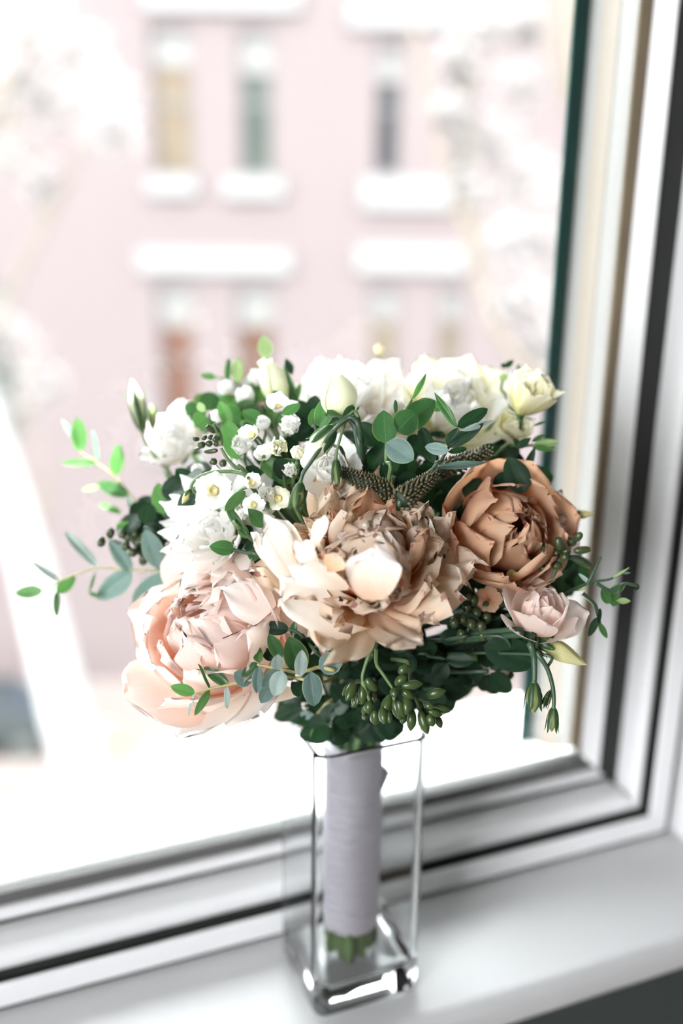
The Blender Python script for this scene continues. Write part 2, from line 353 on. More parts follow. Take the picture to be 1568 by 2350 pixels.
# outer frame beyond the glass
def outer(name, sec, mat, label):
    """an upright of the outer frame: its section (u, y) stands on the outer sill, right and left"""
    zb = 0.046
    for sx, x0 in ((-1, XR), (1, XL)):
        n = len(sec); vs = [(x0 + sx * u, y, z) for z in (zb, ZT + .01) for u, y in sec]
        fs = [tuple(range(n)), tuple(range(2 * n - 1, n - 1, -1))] + [(k, (k + 1) % n, n + (k + 1) % n, n + k) for k in range(n)]
        me = mesh(name, vs, fs, M[mat], False)
        import bmesh
        bm = bmesh.new(); bm.from_mesh(me); bmesh.ops.recalc_face_normals(bm, faces=bm.faces[:]); bm.to_mesh(me); bm.free()
        win.part(name, me, label=label)
outer('outer_jamb', [(-.01, .086), (.058, .086), (.0648, .103), (.0648, .135), (-.01, .135)], 'stile', 'pale grey splayed face of the outer frame')
outer('outer_bead', [(.0640, .1032), (.0653, .1032), (.0697, .1145), (.0697, .135), (.0640, .135)], 'beige', 'beige band of the outer frame')
outer('outer_lip', [(.0690, .1147), (.0694, .1147), (.0730, .124), (.0730, .135), (.0690, .135)], 'stile', 'pale edge of the outer frame')
outer('outer_stop', [(.0725, .1241), (.0840, .1241), (.0840, .1262), (.0725, .1262)], 'teal', 'dark green stop edging the outer frame')
win.part('outer_head', boxes('outer_head', [((XL + .05, .088, ZT - .075), (XR - .05, .135, ZT + .01))], M['stile']), label='pale top of the outer frame')
es = mesh('outer_sill', [(x, y, z) for x in (XL - .2, XR + .3) for y, z in ((.086, -.03), (.086, .0605), (.106, .0500), (.124, .0480), (.200, .0455), (.200, -.03))],
          [tuple(range(6)), tuple(range(11, 5, -1))] + [(k, 6 + k, 6 + (k + 1) % 6, (k + 1) % 6) for k in range(6)], M['stone'], False)
o = struct('trim_3', bevel(es, 0.004, 2)); o['label'] = 'bright white stone sill outside the window'

# ------------------------------------------------------------------ the street outside
FD = 24.0
def fac(px, py, dist=FD):
    """(s, z) on the upright plane across the street that faces the camera: s along the wall"""
    v = RT * ((px - 784) / FPX) - UP * ((py - 1175) / FPX) + FW
    k = dist / v.dot(HD); p = CAM + v * k
    return (p - CAM).dot(RH), p.z
ZG = -12.4
def fmat(dist, s=0.0, z=0.0):
    o_ = CAM + HD * dist + RH * s
    return Matrix(((RH.x, HD.x, 0, o_.x), (RH.y, HD.y, 0, o_.y), (0, 0, 1, z), (0, 0, 0, 1)))
def brick_mat():
    m, nt, out = new_mat('pale_pink_brick')
    tc = N(nt, 'ShaderNodeTexCoord'); mp = N(nt, 'ShaderNodeMapping'); mp.inputs['Rotation'].default_value = (pi / 2, 0, 0)
    nt.links.new(tc.outputs['Object'], mp.inputs[0])
    b = N(nt, 'ShaderNodeTexBrick', i_Scale=4.0); b.inputs['Color1'].default_value = (0.0458, 0.0346, 0.0362, 1); b.inputs['Color2'].default_value = (0.0431, 0.0312, 0.0315, 1); b.inputs['Mortar'].default_value = (0.0506, 0.0408, 0.0412, 1)
    b.inputs['Mortar Size'].default_value = 0.012
    nt.links.new(mp.outputs[0], b.inputs['Vector'])
    no = N(nt, 'ShaderNodeTexNoise', i_Scale=0.5, i_Detail=3.0); nt.links.new(tc.outputs['Object'], no.inputs['Vector'])
    c = mixc(nt, math_(nt, 'MULTIPLY', no.outputs[0], 0.25), b.outputs[0], rgb(nt, (0.054, 0.036, 0.036)))
    p = N(nt, 'ShaderNodeBsdfPrincipled', i_Roughness=0.85); nt.links.new(c, p.inputs['Base Color']); nt.links.new(p.outputs[0], out.inputs[0]); return m
M['brick'] = brick_mat()
M['facade_stone'] = plain('grey_facade_stone', (0.0690, 0.0672, 0.0672), 0.8, 0.05, 4)
M['blind'] = plain('pale_window_blind', (0.0546, 0.0516, 0.0498), 0.7, 0.04, 4)
M['wglass_tan'] = plain('tan_window_pane', (0.0546, 0.0426, 0.0312), 0.7, 0.15, 2, spec=0.08)
M['wglass_dark'] = plain('dark_window_pane', (0.0119, 0.0119, 0.0132), 0.7, 0.2, 2, spec=0.08)
M['wglass_green'] = plain('grey_green_window_pane', (0.0240, 0.0276, 0.0246), 0.7, 0.12, 2, spec=0.08)
M['wglass_brown'] = plain('brown_window_pane', (0.0400, 0.0198, 0.0145), 0.7, 0.15, 2, spec=0.08)
M['wframe'] = plain('grey_window_frame', (0.0402, 0.0396, 0.0402), 0.5, 0.04, 4)
bld = Thing('brick_building', 'pale pink brick building across the street with tall narrow windows', 'building', fmat(FD, 0, ZG))
def loc(x, y, z): return (x, y, z - ZG)
# windows: px left, top, right, bottom, height of the blind, pane material
wins = [(348, 62, 442, 402, 150, 'wglass_tan'), (548, 66, 626, 402, 168, 'wglass_green'), (862, 96, 920, 402, 190, 'wglass_dark'), (1050, 92, 1092, 402, 130, 'wglass_green'),
        (366, 652, 446, 1000, 752, 'wglass_brown'), (545, 656, 630, 1000, 752, 'wglass_brown'), (848, 656, 912, 1000, 740, 'wglass_tan'), (1004, 660, 1058, 1000, 740, 'wglass_tan'),
        *[(x, 62, x + 90, 402, 150, g) for x, g in ((-340, 'wglass_green'), (-560, 'wglass_tan'), (-900, 'wglass_dark'), (-1120, 'wglass_tan'), (1700, 'wglass_tan'), (1920, 'wglass_green'))], *[(x, 654, x + 90, 1000, 752, g) for x, g in ((-340, 'wglass_brown'), (-560, 'wglass_tan'), (-900, 'wglass_brown'), (-1120, 'wglass_green'), (1700, 'wglass_brown'), (1920, 'wglass_tan'))],
        (-60, 60, 40, 402, 150, 'wglass_tan'), (-50, 652, 40, 1000, 752, 'wglass_green'), (348, 1260, 446, 1600, 1340, 'wglass_dark'), (560, 1260, 640, 1600, 1340, 'wglass_brown'),
        (850, 1260, 930, 1600, 1340, 'wglass_tan'), (1400, 60, 1480, 402, 150, 'wglass_dark'), (1400, 652, 1480, 1000, 752, 'wglass_brown')]
rects = []
for (x0, y0, x1, y1, yb, g) in wins:
    ym = (y0 + y1) / 2
    s0 = fac(x0, ym)[0]; s1 = fac(x1, ym)[0]; zt = fac(x0, y0)[1]; zb = fac(x0, y1)[1]; rects.append((s0, s1, zb, zt, fac(x0, yb)[1], g))
# wall as a grid of blocks that leaves the window openings free
xs = sorted({-22.0, 22.0, *[r[0] for r in rects], *[r[1] for r in rects]}); zs = sorted({ZG, 8.0, *[r[2] for r in rects], *[r[3] for r in rects]})
lst = []
for i in range(len(xs) - 1):
    for j in range(len(zs) - 1):
        cx, cz = (xs[i] + xs[i + 1]) / 2, (zs[j] + zs[j + 1]) / 2
        if not any(r[0] < cx < r[1] and r[2] < cz < r[3] for r in rects): lst.append((loc(xs[i], 0, zs[j]), loc(xs[i + 1], 0.35, zs[j + 1])))
bld.part('wall', boxes('wall', lst, M['brick']), local=Matrix.Identity(4))
bld.part('back_wall', boxes('back_wall', [(loc(-22, 0.9, ZG), loc(22, 1.0, 8))], M['wglass_dark']), local=Matrix.Identity(4))
for (s0, s1, zb, zt, zbl, g) in rects:
    f = bld.part('window', boxes('window', [(loc(s0, .16, zb), loc(s0 + .05, .24, zt)), (loc(s1 - .05, .16, zb), loc(s1, .24, zt)), (loc(s0, .16, zt - .05), loc(s1, .24, zt)), (loc(s0, .16, zb), loc(s1, .24, zb + .06)), (loc(s0, .15, (zb + zt) / 2 - .03), loc(s1, .25, (zb + zt) / 2 + .03))], M['wframe']), local=Matrix.Identity(4))
    bld.part('pane', boxes('pane', [(loc(s0 + .04, .20, zb + .04), loc(s1 - .04, .22, zt - .04))], M[g]), local=Matrix.Identity(4), sub=f)
    bld.part('blind', boxes('blind', [(loc(s0 + .05, .17, zbl), loc(s1 - .05, .19, zt - .04))], M['blind']), local=Matrix.Identity(4), sub=f)
def band(x0, y0, x1, y1, name, d=0.14):
    a, zt = fac(x0, y0); b, zb = fac(x1, y1)
    bld.part(name, boxes(name, [(loc(a, -d, zb), loc(b, 0.05, zt))], M['facade_stone']), local=Matrix.Identity(4))
band(338, 404, 452, 446, 'stone_sill'); band(512, 406, 650, 452, 'stone_sill'); band(830, 408, 1032, 478, 'stone_sill'); band(1040, 408, 1110, 470, 'stone_sill')
band(318, 572, 668, 626, 'stone_lintel'); band(818, 562, 1066, 624, 'stone_lintel')
band(330, -40, 690, 26, 'stone_lintel'); band(800, 0, 1110, 66, 'stone_lintel')
for q in (-920, -360, 1690): band(q - 220, 404, q + 130, 448, 'stone_sill'); band(q - 220, 570, q + 130, 626, 'stone_lintel')
for q in (340, 530, 830): band(q, 1010, q + 130, 1050, 'stone_sill')
# street, pavement and verge
M['asphalt'] = plain('sunlit_asphalt', (0.0438, 0.0426, 0.0426), 0.9, 0.08, 1.5)
M['paving'] = plain('pink_brick_paving', (0.0510, 0.0396, 0.0366), 0.9, 0.06, 2)
M['grass'] = plain('verge_grass', (0.0366, 0.0366, 0.0144), 0.9, 0.25, 3)
struct('street', boxes('street', [((-60, 0.3, -0.3), (60, 70, 0.0))], M['asphalt']), wm=Matrix.Translation((0, 0, ZG)))
struct('pavement', boxes('pavement', [((-22, -5.2, 0.0), (22, 0, 0.14))], M['paving']), wm=fmat(FD, 0, ZG))
gv = obj('grass_verge', boxes('grass_verge', [((-22, -6.6, 0.0), (-7.0, -5.2, 0.18))], M['grass']), fmat(FD, 0, ZG)); tag(gv, 'strip of sunlit yellow green grass beside the parked cars', 'grass', kind='stuff')

def car(label, wm, paint):
    t = Thing('parked_car', label, 'car', wm)
    sec = [(-2.15, 0.35), (-2.2, 0.75), (-1.95, 0.95), (-1.0, 1.0), (1.3, 1.0), (2.0, 0.92), (2.2, 0.7), (2.15, 0.35)]
    def ext(name, s, w0, w1, mat):
        n = len(s); zt = max(z for _, z in s); zb = min(z for _, z in s)
        wv = lambda z: w0 + (w1 - w0) * (z - zb) / (zt - zb)
        vs = [(x, -wv(z), z) for x, z in s] + [(x, wv(z), z) for x, z in s]
        fs = [tuple(range(n)), tuple(range(2 * n - 1, n - 1, -1))] + [(k, n + k, n + (k + 1) % n, (k + 1) % n) for k in range(n)]
        return bevel(mesh(name, vs, fs, mat, True), 0.05, 2)
    I = Matrix.Identity(4)
    b = t.part('body', ext('body', sec, 0.9, 0.86, paint), local=I)
    c = t.part('cabin', ext('cabin', [(-1.55, 0.95), (-1.05, 1.48), (0.75, 1.5), (1.65, 0.95)], 0.82, 0.62, paint), local=I)
    for s_ in (-1, 1):
        t.part('side_glass', boxes('side_glass', [((-1.0, s_ * .735 - .02, 1.03), (0.9, s_ * .735 + .02, 1.36))], M['carglass']), local=I, sub=c)
        for x in (-1.35, 1.35):
            w = lathe('wheel', [(0.0, -.1), (.2, -.11), (.31, -.1), (.33, -.06), (.33, .06), (.31, .1), (.2, .11), (0, .1)], M['rubber_and_shade'], 20)
            t.part('wheel', w, local=Matrix.Translation((x, s_ * .82, .33)) @ Matrix.Rotation(pi / 2, 4, 'X'))
    ws = mesh('windscreen', [(1.60, -.74, 1.0), (1.60, .74, 1.0), (.86, .60, 1.46), (.86, -.60, 1.46), (1.64, -.74, .99), (1.64, .74, .99), (.90, .60, 1.47), (.90, -.60, 1.47)], [(0, 1, 2, 3), (7, 6, 5, 4), (0, 4, 5, 1), (1, 5, 6, 2), (2, 6, 7, 3), (3, 7, 4, 0)], M['carglass'], False)
    t.part('windscreen', ws, local=I, sub=c)
    return t
M['carglass'] = plain('car_glass', (0.014, 0.018, 0.023), 0.35, 0.1, 3, spec=0.3)
M['car_blue'] = plain('dark_blue_car_paint', (0.005, 0.006, 0.010), 0.6, 0.05, 3, spec=0.1)
M['car_grey'] = plain('dark_grey_car_paint', (0.010, 0.012, 0.012), 0.6, 0.05, 3, spec=0.1)
def on_ground(px, py, z=ZG):
    v = RT * ((px - 784) / FPX) - UP * ((py - 1175) / FPX) + FW
    return CAM + v * ((z - CAM.z) / v.z)
def rotm(p, ang): return Matrix.Translation(p) @ Matrix.Rotation(ang, 4, 'Z')
car('dark grey car parked by the grass verge, nearer of the two', rotm(on_ground(-60, 1715), -YAW + 0.12), M['car_grey'])
car('dark blue car parked farther up the street behind the grey one', rotm(on_ground(-60, 1440), -YAW + 0.05), M['car_blue'])

# blossoming street trees
M['bark'] = plain('pale_sunlit_bark', (0.1008, 0.0970, 0.0950), 0.8, 0.08, 4, 0.2)
M['twig'] = plain('tan_branch_bark', (0.0366, 0.0276, 0.0180), 0.8, 0.15, 8)
M['blossom'] = petal_mat('white_blossom', [(0, (0.16, 0.142, 0.138)), (1, (0.17, 0.158, 0.158))], 0.45)
def blossoms(name, centres, n, size, seed):
    """clouds of small five-petalled blossoms"""
    r = random.Random(seed); vs, fs, uvs = [], [], []
    for (c, rad) in centres:
        for _ in range(n):
            d = Vector((r.gauss(0, 1), r.gauss(0, 1), r.gauss(0, 1))).normalized() * rad * r.random() ** 0.75
            p = c + d; q = Vector((r.gauss(0, 1), r.gauss(0, 1), r.gauss(0, 1))).normalized().to_track_quat('Z', 'Y').to_matrix()
            for k in range(5):
                a = 2 * pi * k / 5; b0 = len(vs)
                for (rr, da, h) in ((0, 0, 0), (.6, -.5, .25), (1, 0, .4), (.6, .5, .25)):
                    vs.append(p + q @ Vector((size * rr * cos(a + da), size * rr * sin(a + da), size * h))); uvs.append((.5, rr))
                fs.append((b0, b0 + 1, b0 + 2, b0 + 3))
    return mesh(name, vs, fs, M['blossom'], True, uvs)
base = on_ground(320, 2150)
tl = Thing('blossom_tree', 'white blossoming tree with a pale leaning trunk at the left edge', 'tree', base)
DT = 13.0
tl.part('trunk', tube('trunk', [base, at(255, 1950, DT), at(168, 1700, DT), at(120, 1500, DT), at(70, 1290, DT), at(10, 1080, DT), at(-90, 760, DT), at(-200, 380, DT)], [.36, .33, .31, .28, .25, .22, .17, .12], M['bark'], 12))
for pts, rr in ([[(-60, 860), (40, 640), (150, 420), (210, 230), (230, 60)], .06], [[(-160, 500), (-40, 300), (60, 120), (120, -80)], .07], [[(40, 640), (100, 500), (95, 330)], .035], [[(60, 1280), (110, 1120), (60, 940), (80, 800)], .05]):
    tl.part('branch', tube('branch', [at(a, b, DT) for a, b in pts], [rr * (1 - .2 * i) for i in range(len(pts))], M['twig'], 8))
cl = [(at(x, y, DT + dz), r_ * DT / FPX) for x, y, r_, dz in ((60, 60, 130, 0), (180, 130, 110, .4), (240, 230, 95, 0), (255, 300, 70, -.3), (120, 230, 90, .3), (20, 350, 70, 0), (90, 420, 55, 0), (40, 180, 100, .5), (-60, 250, 150, 0), (20, 800, 90, .5), (20, 960, 75, .4), (100, 880, 60, .2))]
for k, c in enumerate(cl):
    tl.part('blossom_cluster', blossoms('blossom_cluster', [c], 170, 0.07, 40 + k), kind='stuff')
base = on_ground(1700, 2250)
tr = Thing('blossom_tree', 'white blossoming tree with thin tan branches beside the right window jamb', 'tree', base)
DR = 9.0
tr.part('trunk', tube('trunk', [base, at(1620, 1700, DR), at(1560, 1300, DR), at(1500, 950, DR), at(1420, 600, DR), at(1330, 200, DR), at(1290, -200, DR)], [.22, .18, .16, .14, .12, .09, .07], M['twig'], 10))
for pts, rr in ([[(1500, 950), (1330, 900), (1180, 815), (1105, 650), (1070, 520), (1025, 400), (985, 230), (958, 80), (940, -60)], .06], [[(1330, 300), (1285, 180), (1262, 60), (1240, -60)], .05], [[(1105, 650), (1085, 420), (1075, 250), (1060, 60)], .03]):
    tr.part('branch', tube('branch', [at(a, b, DR) for a, b in pts], [rr * (1 - .07 * i) for i in range(len(pts))], M['twig'], 8))
cl = [(at(x, y, DR + dz), r_ * DR / FPX) for x, y, r_, dz in ((1130, 330, 70, .2), (1190, 200, 85, .4), (1200, 420, 90, .3), (1170, 560, 80, .1), (1200, 700, 80, .3), (1150, 690, 60, .1), (1030, 260, 45, 0), (1060, 190, 50, .2), (1040, 130, 40, 0), (1130, 60, 60, .2), (1230, 560, 90, .4), (1240, 800, 70, .4), (1210, 60, 60, .4), (1060, 420, 36, 0))]
for k, c in enumerate(cl):
    tr.part('blossom_cluster', blossoms('blossom_cluster', [c], 150, 0.055, 80 + k), kind='stuff')
bp = on_ground(230, 1720)
bt = Thing('round_shrub', 'light green shrub at the foot of the grass verge', 'shrub', bp)
def clump(name, c, rad, n, size, mat, seed):
    r = random.Random(seed); vs, fs, uvs = [], [], []
    for _ in range(n):
        d = Vector((r.gauss(0, 1), r.gauss(0, 1), r.gauss(0, 1))).normalized() * rad * r.random() ** 0.33; d.z = abs(d.z)
        q = Vector((r.gauss(0, 1), r.gauss(0, 1), r.gauss(0, 1))).normalized().to_track_quat('Z', 'Y').to_matrix(); b0 = len(vs)
        for (x, y) in ((0, -1), (.45, 0), (0, 1), (-.45, 0)): vs.append(c + d + q @ Vector((x * size, y * size, 0))); uvs.append((x + .5, y / 2 + .5))
        fs.append((b0, b0 + 1, b0 + 2, b0 + 3))
    return mesh(name, vs, fs, mat, True, uvs)
bt.part('foliage', clump('foliage', bp, 0.6, 900, .09, M['l_lime'], 3), kind='stuff')
bt.part('stem', tube('stem', [bp, bp + Vector((0, 0, .45))], .04, M['twig'], 6))

# ------------------------------------------------------------------ the vase
def rsq(half, rad, n=5):
    pts = []
    for q in range(4):
        cx = (half - rad) * (1, -1, -1, 1)[q]; cy = (half - rad) * (1, 1, -1, -1)[q]
        for k in range(n):
            a = pi / 2 * q + pi / 2 * k / (n - 1); pts.append((cx + rad * cos(a), cy + rad * sin(a)))
    return pts
gm, gnt, gout = new_mat('clear_vase_glass')
gp = N(gnt, 'ShaderNodeBsdfPrincipled', i_Roughness=0.0, i_IOR=1.5); gp.inputs['Transmission Weight'].default_value = 1.0; gp.inputs['Base Color'].default_value = (0.97, 0.985, 0.99, 1)
gnt.links.new(gp.outputs[0], gout.inputs[0])
VH = 0.176
def vase_mesh():
    hs = 0.034; w = 0.0034; b = 0.019
    prof = [(hs - .004, 0.0005, .005), (hs - .0012, .0012, .0065), (hs, .0035, .009), (hs, .02, .009)]
    for k in range(7): a = pi * k / 6; prof.append((hs - w / 2 + w / 2 * cos(a), VH - w / 2 + w / 2 * sin(a), .009 - w / 2 * (1 - cos(a))))
    prof += [(hs - w, b + .006, .0056), (hs - w - .003, b + .0015, .004), (hs - w - .008, b, .004)]
    vs, fs = [], []
    for h, z, rd in prof: vs += [(x, y, z) for x, y in rsq(h, rd)]
    n = 20
    for i in range(len(prof) - 1):
        for k in range(n): fs.append((i * n + k, i * n + (k + 1) % n, (i + 1) * n + (k + 1) % n, (i + 1) * n + k))
    fs.append(tuple(range(n))[::-1]); fs.append(tuple(len(vs) - n + k for k in range(n)))
    me = mesh('glass_vase', vs, fs, gm, True)
    import bmesh
    bm = bmesh.new(); bm.from_mesh(me); bmesh.ops.recalc_face_normals(bm, faces=bm.faces[:]); bm.to_mesh(me); bm.free()
    return me
vo = obj('glass_vase', vase_mesh(), Matrix.Translation((0, 0, 0.0004)))
md = vo.modifiers.new('flat_sides', 'WEIGHTED_NORMAL'); md.weight = 100; md.keep_sharp = True
tag(vo, 'clear square glass vase with a thick base on the white window sill', 'vase')

# ------------------------------------------------------------------ the bound handle
HR = 0.0168
rw = Thing('ribbon_wrap', 'white satin ribbon wound round the bouquet handle inside the glass vase', 'ribbon', Vector((0, 0, 0.040)))
zb = 0.040
for k in range(19):
    rad = HR * (1.03 - 0.05 * sin(k * .55) * .6 + rng.uniform(-.012, .012)); hgt = 0.0082
    prof = [(rad * .90, 0), (rad * 1.0, .0006), (rad * 1.022, .003), (rad * 1.012, hgt - .002), (rad * .99, hgt), (rad * .9, hgt + .0005)]
    me = lathe('ribbon_band', prof, M['satin'], 28)
    rw.part('ribbon_band', me, wm=Matrix.Translation((0, 0, zb + k * .0064)) @ Matrix.Rotation(radians(rng.uniform(3, 7)), 4, Vector((1, rng.uniform(-.5, .5), 0))))
rw.part('ribbon_end', boxes('ribbon_end', [((-.0012, -.0036, -.006), (.0006, .0036, .007))], M['satin']), wm=Matrix.Translation(RT * (HR * 1.05) + Vector((0, 0, .137))) @ Matrix.Rotation(.4, 4, 'Y'), label='loose tucked end of the ribbon')
cs_ = Thing('cut_stems', 'bunch of cut green stem ends below the ribbon in the vase', 'stems', Vector((0, 0, 0.0205)))
for k in range(30):
    rr = HR * .93 * sqrt((k + .5) / 30); a = k * 2.399
    p = Vector((rr * cos(a), rr * sin(a), 0.0205 + rng.uniform(0, .004)))
    cs_.part('stem', tube('stem', [p, p * 1 + Vector((-.04 * p.x, -.04 * p.y, .02)), Vector((p.x * .88, p.y * .88, .052))], rng.uniform(.0026, .0034), M[rng.choice(['stem', 'stem', 'dstem', 'sepal'])], 8))

TIE = Vector((0, 0, 0.158))
def tie_pt():
    a = rng.uniform(0, 2 * pi); r_ = HR * .8 * sqrt(rng.random()); return TIE + Vector((r_ * cos(a), r_ * sin(a), rng.uniform(-.006, .004)))

def gather(p, e):
    return Vector((e.x * .5 + p.x * .26, e.y * .5 + p.y * .26, e.z + (p.z - e.z) * .52 + .012))
# ------------------------------------------------------------------ petals
_pc = {}
def petal(L=1., W=1., a0=0.5, curl=0., curl2=0., kap=1., ruf=0., notch=0., p=4., base=.5, seed=0, nu=12, nv=11, freq=1.5, pinch=0.):
    """one petal: leaves the axis at angle a0, its lean changes by curl*v + curl2*v*v, cupped by kap, rim ruffled and notched"""
    key = (L, W, a0, curl, curl2, kap, ruf, notch, p, base, seed, nu, nv, freq, pinch)
    if key in _pc: return _pc[key]
    ruf *= .62; notch *= .6
    K = 40; cl = [(0., 0.)]
    for i in range(K):
        v = (i + .5) / K; th = a0 + curl * v + curl2 * v * v
        cl.append((cl[-1][0] + sin(th) * L / K, cl[-1][1] + cos(th) * L / K))
    vs, fs, uvs = [], [], []
    for j in range(nv + 1):
        v0 = j / nv
        for i in range(nu + 1):
            u = -1 + 2 * i / nu
            ns = noise.noise(Vector((u * freq + seed * 7.3, seed * 3.1, 0.7)))
            n2 = noise.noise(Vector((u * freq * 2.3 + seed * 5.1, v0 * 1.5, seed * 1.7)))
            v = v0 * (1 - notch * max(0, ns + .25) - .10 * abs(u) ** 3 * v0)
            q = v * K; k = min(K - 1, int(q)); f = q - k
            r_ = cl[k][0] + (cl[k + 1][0] - cl[k][0]) * f; z_ = cl[k][1] + (cl[k + 1][1] - cl[k][1]) * f
            th = a0 + curl * v + curl2 * v * v
            w = W / 2 * (max(v0, .015) ** base) * (max(0., 1 - v0 ** p) ** .5 * .86 + .14) * 1.12
            s = u * w; kk = kap * (1 - .35 * v0)
            y_ = sin(kk * s) / kk if kk else s; inn = (1 - cos(kk * s)) / kk if kk else 0
            inn += ruf * v0 * v0 * (n2 * (0.5 + abs(u)) + .3 * ns) + pinch * (1 - abs(u)) * v0 * v0
            vs.append((r_ - cos(th) * inn, y_ + ruf * .25 * n2 * v0, z_ + sin(th) * inn)); uvs.append((i / nu, v0))
    for j in range(nv):
        for i in range(nu): a = j * (nu + 1) + i; fs.append((a, a + 1, a + nu + 2, a + nu + 1))
    me = mesh('petal', vs, fs, None, True, uvs); _pc[key] = me; return me
_mc = {}
def pm(mat, **kw):
    me = petal(**kw); k = (me.name, mat)
    if k not in _mc: _mc[k] = with_mat(me, M[mat])
    return _mc[k]
def fl_matrix(px, py, d, axis, R, back=.55, spin=0.):
    ax = camdir(*axis); return frame_to(at(px, py, d) - ax * (back * R), ax, spin)
def add_stem(t, base, ax, r=.0016, mat='stem', name='stem'):
    p0 = base + ax * .001; e = tie_pt()
    t.part(name, tube('stem', [p0, base - ax * .02, gather(base, e), e], [r * .9, r, r, r], M[mat], 7))
def flower(name, label, cat, px, py, d, axis, R, rings, back=.55, spin=0., group='flowers of the bouquet', seed=1, sepals=5, stem=True):
    m = fl_matrix(px, py, d, axis, R, back, spin); t = Thing(name, label, cat, m, group); r_ = random.Random(seed)
    for ri, g in enumerate(rings):
        g = dict(g); n = g.pop('n'); mat = g.pop('mat'); r0 = g.pop('r0', .05); z0 = g.pop('z0', 0.); ph = g.pop('ph', ri * .7); var = g.pop('var', 3); jit = g.pop('jit', .12); only = g.pop('only', None); nm = g.pop('nm', 'petal')
        for k in range(n):
            a = ph + 2 * pi * k / n + r_.uniform(-jit, jit) * 2
            if only and not (only[0] <= (a % (2 * pi)) <= only[1]): continue
            me = pm(mat, seed=ri * 5 + k % var, **g)
            s = R * r_.uniform(.92, 1.07)
            lm = Matrix.Rotation(a, 4, 'Z') @ Matrix.Translation((r0 * R, 0, z0 * R + r_.uniform(-.02, .02) * R)) @ Matrix.Rotation(r_.uniform(-jit, jit), 4, 'Y') @ Matrix.Rotation(r_.uniform(-jit, jit) * .8, 4, 'X') @ Matrix.Diagonal((s, s, s, 1))
            t.part(nm, me, local=lm)
    if sepals:
        for k in range(sepals):
            t.part('sepal', pm('l_mid', L=.42, W=.2, a0=1.7, curl=-.6, kap=1.5, p=1.4, seed=k % 2, nu=4, nv=5), local=Matrix.Rotation(2 * pi * k / sepals, 4, 'Z') @ Matrix.Translation((.04 * R, 0, -.03 * R)) @ Matrix.Diagonal((R, R, R, 1)))
        t.part('receptacle', lathe('receptacle', [(.03 * R, -.12 * R), (.1 * R, -.06 * R), (.13 * R, .0), (.08 * R, .06 * R), (0, .09 * R)], M['sepal'], 10), local=Matrix.Identity(4))
    if stem: add_stem(t, m.translation.copy(), m.to_3x3() @ Vector((0, 0, 1)), .0021)
    return t

def peony_rings(guard, outer, inner, core, n=1.0):
    return [
        dict(n=7, mat=guard, L=1.3, W=1.2, a0=1.5, curl=-1.15, kap=.8, ruf=.10, notch=.12, p=2.8),
        dict(n=8, mat=outer, L=1.2, W=1.0, a0=1.3, curl=-1.2, kap=1.0, ruf=.14, notch=.2, p=3.2),
        dict(n=9, mat=outer, L=1.12, W=.8, a0=1.08, curl=-1.15, kap=1.2, ruf=.2, notch=.3, p=3.2, freq=2.),
        dict(n=9, mat=inner, L=1.06, W=.66, a0=.9, curl=-1.15, kap=1.4, ruf=.22, notch=.34, p=3.2, freq=2., jit=.18),
        dict(n=9, mat=inner, L=1.0, W=.6, a0=.7, curl=-1.1, kap=1.7, ruf=.2, notch=.3, p=3.2, freq=2., jit=.18),
        dict(n=7, mat=core, L=.98, W=.66, a0=.6, curl=-1.3, kap=2.0, ruf=.14, notch=.2, p=3.2, jit=.15),
        dict(n=5, mat=core, L=.9, W=.58, a0=.4, curl=-1.0, kap=2.6, ruf=.12, notch=.2, p=3.2, jit=.15),
        dict(n=4, mat=core, L=.8, W=.4, a0=.2, curl=-.6, kap=3., ruf=.14, notch=.2, p=3.2, jit=.2)]
def ball_rings(m):
    """a peony still half closed: broad cupped petals lapping over each other"""
    return [dict(n=6, mat=m, L=1.5, W=1.35, a0=1.55, curl=-1.7, kap=.9, ruf=.08, notch=.1, p=2.8), dict(n=7, mat=m, L=1.46, W=1.15, a0=1.4, curl=-2.0, kap=1.0, ruf=.10, notch=.15, p=3.2),
            dict(n=7, mat=m, L=1.44, W=1.0, a0=1.3, curl=-2.3, kap=1.1, ruf=.12, notch=.2, p=3.2), dict(n=7, mat=m, L=1.36, W=.86, a0=1.1, curl=-2.2, kap=1.3, ruf=.16, notch=.3, p=3.2, freq=2.), dict(n=6, mat=m, L=1.2, W=.7, a0=.8, curl=-1.6, kap=1.6, ruf=.18, notch=.3, p=3.2, freq=2.)]
RT_ = 'rim'
